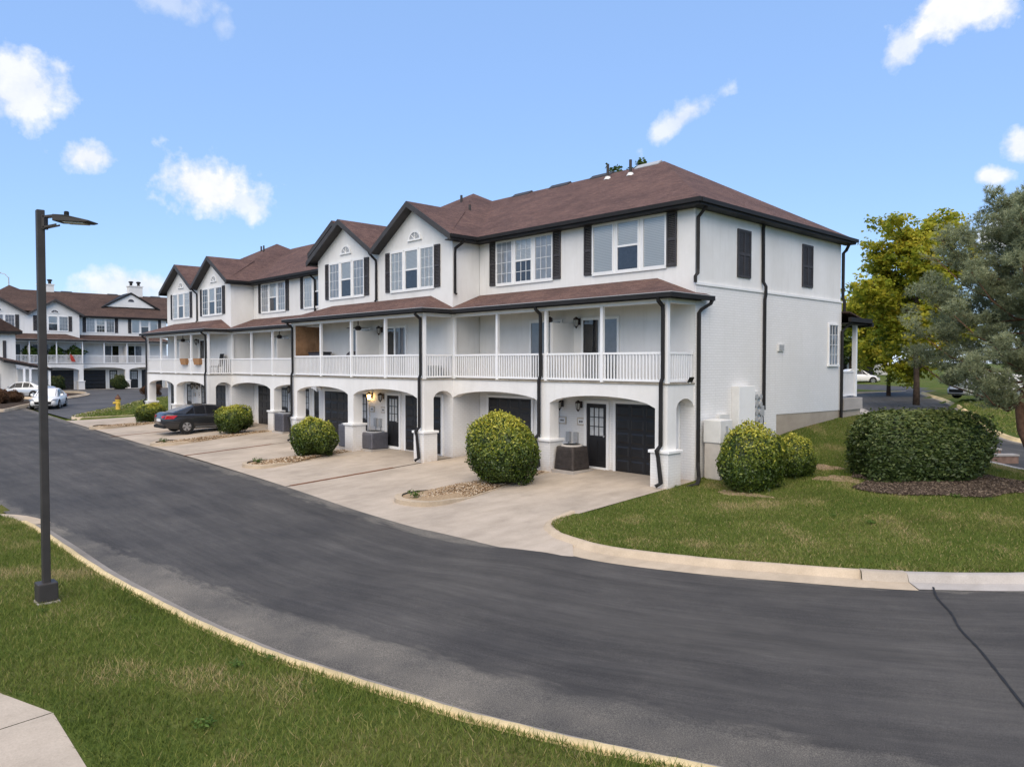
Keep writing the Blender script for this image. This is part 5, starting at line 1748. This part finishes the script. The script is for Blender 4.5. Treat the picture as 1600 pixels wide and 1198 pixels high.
def scatter_chips(name, pts_xy, zf, mat, size, seed, parent=None, flatness=.5):
    rng = np.random.default_rng(seed)
    n = len(pts_xy)
    base = np.array([[1, 0, 0], [-1, 0, 0], [0, 1, 0], [0, -1, 0], [0, 0, 1], [0, 0, -1]], float)
    faces = np.array([[0, 2, 4], [2, 1, 4], [1, 3, 4], [3, 0, 4], [2, 0, 5], [1, 2, 5], [3, 1, 5], [0, 3, 5]])
    s = size * rng.uniform(.5, 1.4, (n, 1, 1)) * np.stack([np.ones(n), rng.uniform(.5, 1, n), np.full(n, flatness)], 1)[:, None, :]
    a = rng.uniform(0, 6.28, n)
    B = base[None] * s
    ca, sa = np.cos(a)[:, None], np.sin(a)[:, None]
    Xr = B[:, :, 0] * ca - B[:, :, 1] * sa; Yr = B[:, :, 0] * sa + B[:, :, 1] * ca
    Zr = B[:, :, 2] + B[:, :, 0] * rng.uniform(-.4, .4, (n, 1))
    z = zf(pts_xy[:, 0], pts_xy[:, 1])
    V = np.stack([Xr + pts_xy[:, 0:1], Yr + pts_xy[:, 1:2], Zr + z[:, None]], -1).reshape(-1, 3)
    F = (faces[None] + (np.arange(n) * 6)[:, None, None]).reshape(-1, 3)
    t = np.repeat(rng.random(n), 6)
    o = put(name, np_mesh(name, V, F, mat, t), parent)
    return tag(o, kind='stuff')
def rand_in(poly, n, seed):
    rng = np.random.default_rng(seed)
    poly = np.asarray(poly)
    lo, hi = poly.min(0), poly.max(0)
    p = rng.uniform(lo, hi, (n * 3, 2))
    return p[inside(p[:, 0], p[:, 1], poly)][:n]
ch_o = scatter_chips('mulch_chips', rand_in(bedp, 9000, 5), lambda x, y: height(x, y) + .035, 'mulch_chips', .04, 6, mbed)

# planting islands between the driveways
isl_shape = np.array([(-.36, 1.88), (-.28, .02), (-.44, -1.6), (-.47, -3.3), (-.38, -5.05), (-.25, -5.45), (.05, -5.75), (.42, -5.85), (.85, -5.75), (1.22, -5.5), (1.42, -5.0), (1.42, -4.3), (1.22, -2.9), (.95, -1.5), (.55, .1), (.36, 1.88)])
for mi, (u0, u1, v0, dz, gab) in enumerate(MODS):
    cx = -(u0 + u1) / 2
    top_y = v0 - P + .1
    sc_y = (top_y + 7.15) / (5.85 + 1.88)
    pts = np.stack([cx - .12 + isl_shape[:, 0] * (1 if mi == 0 else .85), top_y + (isl_shape[:, 1] - 1.88) * sc_y], 1)
    pts[pts[:, 1] > v0 - .2, 1] = v0 - .2
    sm = catmull(np.concatenate([pts, pts[:1]]), 3)[:-1]
    e = empty('planting_island', (0, 0, 0), 'gravel planting island with a low kerb under the %s golden shrub' % ['nearest, largest', 'second', 'third', 'farthest'][mi], 'planting bed', 'planting islands between the driveways')
    c = sm.mean(0)
    inner = c + (sm - c) * .90
    m = len(sm)
    zz = lambda p: float(zdrive(p[0], p[1]))
    # kerb shows at the rounded road end and dies into the slab towards the house
    mb = MB()
    hs = [max(0.02, .12 * min(1, max(0, (-5.3 - p[1]) / 1.0))) if p[1] > -6.3 else .12 for p in sm]
    for i in range(m):
        j = (i + 1) % m
        a, b, a2, b2 = sm[i], sm[j], inner[i], inner[j]
        ha, hb = hs[i], hs[j]
        mb.add([(a[0], a[1], zz(a) - .02), (b[0], b[1], zz(b) - .02), (b[0], b[1], zz(b) + hb), (a[0], a[1], zz(a) + ha), (a2[0], a2[1], zz(a2) + ha), (b2[0], b2[1], zz(b2) + hb)],
               [(0, 1, 2, 3), (3, 2, 5, 4)])
    mb.build('island_kerb', 'concrete_curb', e)
    gb = MB()
    gb.v = [(c[0], c[1], zz(c) + .09)] + [(p[0], p[1], zz(p) + h_ * .55 + .004) for p, h_ in zip(inner, hs)]
    gb.f = [(0, 1 + i, 1 + (i + 1) % m) for i in range(m)]
    gb.build('gravel_bed', 'gravel_bed', e)
    npb = [3600, 1800, 1200, 700][mi]
    pp = rand_in(inner, npb, 40 + mi)
    def gz(x, y, c=c):
        r_ = np.clip(np.hypot(x - c[0], (y - c[1]) * .35) / .8, 0, 1)
        return zdrive(x, y) + .09 * (1 - r_) + .035
    scatter_chips('pebbles', pp, gz, 'pebbles', .032 if mi == 0 else .045, 50 + mi, e)
    if mi < 3:
        wd = shrub_mesh('weed_leaves', 'fern_green', 120, .5, 60 + mi, .3, amp=.3, core=.2) if mi == 0 else None
        wd = cached('weed', lambda: wd)
        ow = put('weed', CACHE['weed'], e, (pts[6][0] + .25, pts[6][1] + .5, zz(pts[6]) + .08)); ow.scale = (.14, .14, .12); tag(ow, kind='stuff')

# ------------------------------------------------------------------ lawn blades
def blades(name, pts, zf, hgt, wid, seed, dry):
    rng = np.random.default_rng(seed)
    n = len(pts)
    z = zf(pts[:, 0], pts[:, 1])
    a = rng.uniform(0, 6.28, n)
    h = hgt * rng.uniform(.45, 1.3, n)
    w = wid * rng.uniform(.7, 1.3, n)
    le = rng.normal(0, .55, (n, 2)) * h[:, None]
    base = np.stack([pts[:, 0], pts[:, 1], z - .01], 1)
    dx = np.stack([np.cos(a), np.sin(a), np.zeros(n)], 1) * w[:, None]
    tip = base + np.stack([le[:, 0], le[:, 1], h], 1)
    V = np.stack([base - dx, base + dx, tip], 1).reshape(-1, 3)
    F = np.arange(3 * n).reshape(-1, 3)
    x, y = pts[:, 0], pts[:, 1]
    nz_ = (np.sin(x * 1.3 + 1.7 * np.sin(y * .9)) + np.sin(y * 1.9 + 1.2 * np.sin(x * .7 + 2)) + np.sin((x + y) * .63 + 1) + .6 * np.sin(x * 3.1 - y * 2.3)) / 3.6
    n2 = (np.sin(x * 2.1 + 2.2 * np.sin(y * 1.3 + 4)) + np.sin(y * 2.7 + 1.9 * np.sin(x * 1.1)) + np.sin(x * 4.3 + y * 3.7) * .7) / 2.7
    patchy = np.clip((n2 - .18) * 1.9, 0, 1)
    t = np.clip(.38 + .24 * nz_ + rng.normal(0, .17, n) + dry * (rng.random(n) < .14) + patchy * (.32 + .4 * dry) * (rng.random(n) < .75), 0, 1)
    return tag(put(name, np_mesh(name, V, F, 'grass_blades', np.repeat(t, 3))), kind='stuff')
near_poly = np.concatenate([NEAR_L[8:92], [(11.5, -13.5), (6.5, -19.0), (0, -20.5), (-8, -19.5), (-10.6, -17.0)]])
walk_poly = [(3.17, -16.84), (4.62, -16.875), (5.78, -16.91), (6.3, -19.6), (3.4, -20), (-6, -21.6), (-6, -19.86), (2.24, -17.14)]
pg = rand_in(near_poly, 330000, 71)
pg = pg[~inside(pg[:, 0], pg[:, 1], np.array(walk_poly))]
blades('grass', pg, height, .075, .0055, 72, .3)
right_poly = np.concatenate([FAR_L[6:72], [(8.6, 7.2), (6.2, 7.6), (3.4, 9.9), (1.2, 12.5), (.12, 12.5), (.12, 0), (.1, -5.4)]])
pg = rand_in(right_poly, 260000, 73)
pg = pg[~inside(pg[:, 0], pg[:, 1], bedp * .97 + bedp.mean(0) * .03)]
blades('grass', pg, height, .06, .008, 74, .45)
tip_poly = np.concatenate([TIP[:40], [(-52, 12), (-39.3, 12), (-39.3, -1.6)]])
pg = rand_in(tip_poly, 26000, 75)
blades('grass', pg, height, .09, .03, 76, .1)
pg = rand_in([(4.9, 16.6), (3.4, 18.6), (1.3, 23), (-1.5, 30), (10, 34), (16, 22), (10, 15)], 30000, 77)
blades('grass', pg, height, .09, .02, 78, .5)
# broad weeds and bare patches on the verge
rng = np.random.default_rng(81)
wd_me = CACHE['weed']
wv0 = np.empty(len(wd_me.vertices) * 3, np.float32); wd_me.vertices.foreach_get('co', wv0); wv0 = wv0.reshape(-1, 3)
wf0 = np.array([tuple(p.vertices) for p in wd_me.polygons])
VV, FF = [], []
for k in range(34):
    p = rand_in(near_poly, 40, 200 + k)[0] if k < 20 else rand_in(right_poly, 40, 200 + k)[0]
    if inside(np.array([p[0]]), np.array([p[1]]), np.array(walk_poly))[0] or inside(np.array([p[0]]), np.array([p[1]]), bedp)[0]:
        continue
    a_ = rng.uniform(0, 6.28); s_ = rng.uniform(.05, .11)
    q = np.stack([wv0[:, 0] * math.cos(a_) - wv0[:, 1] * math.sin(a_), wv0[:, 0] * math.sin(a_) + wv0[:, 1] * math.cos(a_), wv0[:, 2] * .6], 1) * s_ + np.array([p[0], p[1], hz(*p)])
    FF.append(wf0 + len(VV) * len(wv0)); VV.append(q)
tag(put('lawn_weeds', np_mesh('lawn_weeds', np.concatenate(VV), np.concatenate(FF), 'fern_green', RNG.random(len(VV) * len(wv0)))), kind='stuff')

# ------------------------------------------------------------------ trees
def tree_skel(base, h, trunk_r, n_main, spread, seed, first=.3, up=.7):
    rng = np.random.default_rng(seed)
    mb = MB()
    tips = []
    top = Vector((rng.normal(0, .15), rng.normal(0, .15), h * .92))
    tr = [Vector((0, 0, -.2)), Vector((0, 0, h * .12)), Vector((rng.normal(0, .08), rng.normal(0, .08), h * .4)), Vector((top.x * .7, top.y * .7, h * .7)), top]
    mb.tube(tr, trunk_r, 9, trunk_r * .18)
    for k in range(n_main):
        t = first + (1 - first) * (k + .5) / n_main * .92
        o_ = Vector((0, 0, h * t * .9))
        az = k * 2.4 + rng.uniform(-.4, .4)
        ln = spread * (1 - .55 * abs(t - .45) ** 1.1 * 1.6) * rng.uniform(.75, 1.1)
        d = Vector((math.cos(az), math.sin(az), up * rng.uniform(.4, 1.2))).normalized()
        p1 = o_ + d * ln * .5 + Vector((0, 0, .05 * h)); p2 = o_ + d * ln + Vector((0, 0, .08 * h))
        mb.tube([o_, p1, p2], trunk_r * .36 * (1 - .5 * t), 6, trunk_r * .07)
        for q in range(4):
            f = rng.uniform(.35, 1)
            s = o_.lerp(p2, f)
            dd = (d + Vector(rng.normal(0, .6, 3))).normalized()
            e_ = s + dd * ln * rng.uniform(.25, .5)
            mb.tube([s, s.lerp(e_, .5) + Vector((0, 0, .04 * h)), e_], trunk_r * .12, 4, trunk_r * .03)
            tips += [s, e_, s.lerp(e_, .5)]
        tips += [p1, p2]
    tips.append(top)
    return mb, tips

def leafy_tree(name, base, h, spread, n_main, mat, label, seed, clumps=10, leaves=26, lsize=.2, first=.28, group=None, trunk=.16, cr=.75, up=.7):
    rng = np.random.default_rng(seed + 1)
    e = empty(name, base, label, 'tree', group)
    mb, tips = tree_skel(base, h, trunk, n_main, spread, seed, first, up)
    mb.build('trunk', 'bark', e, smooth=True)
    Pn, Nn, T = [], [], []
    for tp in tips:
        tp = np.array(tp)
        for c in range(clumps):
            cc = tp + rng.normal(0, cr * .55, 3) * np.array([1, 1, .75])
            k = rng.integers(int(leaves * .6), int(leaves * 1.4))
            q = rng.normal(0, cr * .24, (k, 3)) * np.array([1, 1, .6])
            Pn.append(cc + q)
            Nn.append(np.tile([0, 0, 1.0], (k, 1)) + q * .8)
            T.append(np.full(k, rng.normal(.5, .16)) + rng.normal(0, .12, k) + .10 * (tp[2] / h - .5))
    Pn, Nn, T = np.concatenate(Pn), np.concatenate(Nn), np.concatenate(T)
    V, F = leaf_quads(Pn, Nn, lsize, .7, .8, rng)
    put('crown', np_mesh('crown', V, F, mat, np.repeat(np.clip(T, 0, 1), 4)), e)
    return e
leafy_tree('maple_tree', (-3.5, 28.7, 1.15), 10.6, 3.1, 17, 'maple_leaf', 'yellow-green maple standing behind the building beside the rear road', 91, 6, 22, .23, .17, None, .2, .70)
leafy_tree('broadleaf_tree', (-8.6, 38.5, 1.2), 7.6, 3.6, 12, 'maple_leaf', 'lower yellow-green tree behind the rear porch post', 95, 6, 22, .27, .1, 'trees behind the rear road', .16, .95)
leafy_tree('broadleaf_tree', (-16.2, 17.3, 1.35), 13.9, 2.2, 12, 'tree_green', 'tree top peeping over the roof ridge', 97, 6, 22, .28, .35, 'trees behind the row', .2, .8)
for k, (x, y, h_, sp, lb) in enumerate([(-4, 72, 9, 5, 'far green tree behind the maple trunk'), (12, 62, 10, 5, 'far green tree left of the pine in the distance'), (22, 50, 11, 5, 'far green tree behind the upper pine'),
                                       (-30, 84, 9, 5, 'far green tree at the end of the rear road'), (18, 36, 8, 4, 'mid green tree behind the pine trunk'), (10, 48, 9, 4.5, 'far green tree behind the half hidden white car'), (30, 66, 12, 6, 'far green tree at the right picture edge'), (2, 86, 9, 6, 'far green tree in the gap right of the maple')]):
    leafy_tree('broadleaf_tree', (x, y, hz(x, y) - .1), h_, sp, 9, 'tree_green', lb, 120 + k * 3, 5, 16, .5, .12, 'trees behind the rear road', .22, 1.5)

# pine at the right edge
def pine(base, h, label, seed):
    rng = np.random.default_rng(seed)
    e = empty('pine_tree', base, label, 'tree')
    mb = MB()
    lean = Vector((-.69, -.72, 0))
    def tr(z):
        return Vector((0, 0, z)) + lean * (.85 * math.sin(min(math.pi * .8, z / 1.45 * 1.2))) + Vector((.05 * math.sin(z * 2), .05 * math.cos(z * 1.7), 0))
    mb.tube([tr(h * k / 14) for k in range(15)], .13, 9, .03)
    tuf, tn, tl = [], [], []
    nb = 66
    for k in range(nb):
        z = h * (.29 + .70 * (k + rng.uniform(0, .8)) / nb)
        t = (z / h - .29) / .71
        ln = (2.75 * (1 - max(0, t - .25) / .75) ** .62 + .45) * rng.uniform(.62, 1.08) * (1.0 if t > .1 else .85)
        az = k * 2.399 + rng.uniform(-.3, .3)
        d = Vector((math.cos(az), math.sin(az), .10 + .5 * t + rng.uniform(-.12, .15)))
        o_ = tr(z)
        pts_ = [o_ + d * ln * q + Vector((0, 0, -.18 * ln * math.sin(q * 2.4) + .22 * ln * q * q)) for q in (0, .35, .7, 1)]
        mb.tube(pts_, .035 * (1.2 - t), 5, .01)
        nsub = int(6 + ln * 5)
        for q in range(nsub):
            f = rng.uniform(.22, 1.0)
            s = pts_[0].lerp(pts_[3], f) if f > .7 else pts_[0].lerp(pts_[2], f / .7)
            dd = (Vector(d).normalized() * .7 + Vector((rng.normal(0, .55), rng.normal(0, .55), rng.uniform(.05, .7)))).normalized()
            l2 = rng.uniform(.22, .5) * (1.1 - .3 * t)
            e2 = s + dd * l2
            if rng.random() < .35:
                mb.tube([s, e2], .009, 4, .005)
            m = 7
            for w in range(m):
                g_ = (w + .6) / m
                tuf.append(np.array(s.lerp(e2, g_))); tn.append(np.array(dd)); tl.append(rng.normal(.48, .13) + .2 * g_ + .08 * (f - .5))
        # dense rounded sprays towards the branch end
        ncl = int(6 + ln * 4.6)
        for q in range(ncl):
            f = rng.uniform(.38, 1.03)
            c = pts_[0].lerp(pts_[3], f) if f > .7 else pts_[0].lerp(pts_[2], f / .7)
            c = np.array(c) + rng.normal(0, .16, 3) + np.array([0, 0, .08])
            rad = rng.uniform(.20, .36)
            m = 40
            dd_ = sphere_dirs(m, rng)
            dd_[:, 2] = dd_[:, 2] * .75 + .12
            pos_ = c + dd_ * rad * rng.uniform(.35, 1.0, (m, 1)) * np.array([1, 1, .72])
            base_t = rng.normal(.5, .13)
            for w in range(m):
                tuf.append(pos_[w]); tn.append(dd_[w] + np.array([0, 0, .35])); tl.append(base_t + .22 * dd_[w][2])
    mb.build('trunk', 'pine_bark', e, smooth=True)
    tuf, tn, tl = np.array(tuf), np.array(tn), np.array(tl)
    per = 10
    Pn = np.repeat(tuf, per, 0); D = np.repeat(tn, per, 0)
    n = len(Pn)
    dirs = D * .75 + rng.normal(0, .55, (n, 3))
    dirs /= np.linalg.norm(dirs, axis=1)[:, None]
    L_ = rng.uniform(.07, .135, n)
    side = np.cross(dirs, rng.normal(size=(n, 3))); side /= np.linalg.norm(side, axis=1)[:, None]
    wv_ = .0072
    V = np.stack([Pn - side * wv_, Pn + side * wv_, Pn + dirs * L_[:, None]], 1).reshape(-1, 3)
    T = np.clip(np.repeat(tl, per) + rng.normal(0, .14, n), 0, 1)
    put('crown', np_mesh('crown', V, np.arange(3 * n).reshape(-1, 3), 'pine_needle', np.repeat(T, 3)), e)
pine((7.62, 5.05, hz(7.62, 5.05) - .1), 7.35, 'blue-green pine with a bowed trunk at the right edge', 131)

# hanging ferns and flag on the background row
fern = shrub_mesh('fern_leaves', 'fern_green', 900, .42, 141, .3, amp=.2, core=.5)
for y, nm in ((-1.25, 'left'), (1.1, 'middle'), (2.85, 'right')):
    e = empty('hanging_fern', (-78.5, y, 5.55), 'hanging fern, %s one of three, on the background balcony' % nm, 'plant', 'ferns hanging on the background balcony')
    o = put('fronds', fern, e, (0, 0, -1.6)); o.scale = (.72, .72, .62)
    MB().tube([(0, 0, .1), (0, 0, -.7)], .012, 4).build('hanger', 'rubber', e)
e = empty('flag', (-77.2, 2.05, 4.35), 'small red flag on the background balcony railing', 'flag')
MB().prism([(.0, .0, .0), (.05, .25, -.25), (.05, .5, -.85), (.0, .12, -.8), (.0, .0, -.45)], (.02, 0, 0)).build('cloth', 'red_cloth', e)
MB().tube([(-.4, -.1, -.4), (.1, 0, .15)], .018, 5).build('staff', 'white_vinyl', e)

# low stone block edging at the rear road, and a distant teal cabinet
for k, (x, y, z, w, nm) in enumerate(((5.35, 9.75, .12, .75, 'front'), (4.7, 10.5, .2, .7, 'back'))):
    e = empty('stone_edging', (x, y, z), 'low brown stone edging block, %s one of two, right of the hedge' % nm, 'edging', 'stone edging blocks by the rear road', R(46.5))
    bevel(MB().box(-w, w * .6, -.16, .16, -.2, .26).build('block', 'block_stone', e), .015)
    bevel(MB().box(-w - .02, w * .6 + .02, -.18, .18, .26, .32).build('cap', 'concrete_pale', e), .012)
e = empty('utility_cabinet', (4.75, 17.0, hz(4.75, 17.0)), 'teal utility cabinet on the grass at the right edge', 'utility box')
bevel(MB().box(-.28, .28, -.28, .28, 0, .95).build('cabinet', 'teal_paint', e), .02)
MB().box(-.31, .31, -.31, .31, .95, 1.0).build('lid', 'teal_paint', e)

# far bits beyond the rear road: a grass wedge with its kerb, a white outbuilding and low planting
wedge = [(-13.6, 38.5), (-9.9, 44.5), (-10.6, 49.0), (-13.5, 51.5), (-18, 47.5), (-17, 42)]
tag(MB().prism([(x, y, .95) for x, y in wedge][::-1], (0, 0, .22)).build('grass_wedge', 'lawn_soil'), kind='structure')
wk = catmull([(-13.6, 38.5), (-11.2, 41.8), (-9.9, 44.5), (-10.1, 47.2), (-10.6, 49.0), (-13.5, 51.5)], 5)
tag(kerb('kerb', wk, np.full(len(wk), 1.02), 'concrete_curb', -1, .3), kind='structure')
ob = empty('outbuilding', (-36, 92, 1.6), 'small white outbuilding with dark garage door beyond the rear road', 'house', None, R(35))
MB().box(-7, 7, -4, 4, -.5, 3.2).build('wall', 'stucco', ob)
MB().prism([(-7.4, -4.4, 3.2), (-7.4, 4.4, 3.2), (-7.4, 0, 5.4)], (14.8, 0, 0)).build('roof', 'shingle_brown', ob)
for x in (-3.5, 0, 3.5):
    MB().box(x - 1.2, x + 1.2, -4.05, -4.0, -.2, 2.3).build('garage_door', 'door_paint', ob)
low = shrub_mesh('shrub_leaves', 'tree_green', 3000, .2, 151, .3, amp=.16)
for k, (x, y, d, h_, lb) in enumerate([(-9, 60, 3.2, 2.0, 'low green shrub beyond the rear road left of the maple trunk'), (-4.5, 56, 2.6, 1.7, 'low green shrub beyond the rear road behind the maple trunk'),
                                      (3, 47, 3.0, 2.0, 'low green shrub beside the half hidden white car'), (8, 40, 3.2, 2.2, 'green shrub behind the bowed pine trunk')]):
    shrub('shrub', low, (x, y, hz(x, y) - .1), d, h_, lb, 'low shrubs beyond the rear road', k * 1.3)
# bare worn soil on the side lawn
def bare(cx, cy, a, b, seed):
    r_ = np.random.default_rng(seed)
    rr = 1 + .25 * np.sin(3 * th + r_.uniform(0, 6)) + .15 * np.sin(7 * th + r_.uniform(0, 6))
    pts = np.stack([cx + a * rr * np.cos(th), cy + b * rr * np.sin(th)], 1)
    tag(patch('bare_soil', pts, 'bare_dirt', .022), kind='structure')
flat('bare_dirt', (.26, .19, .125), .95, .05, .35, 14, 0, .5)
bare(3.35, 1.9, .7, .35, 1); bare(1.95, -.75, .8, .28, 2); bare(2.6, 2.9, .5, .25, 3)
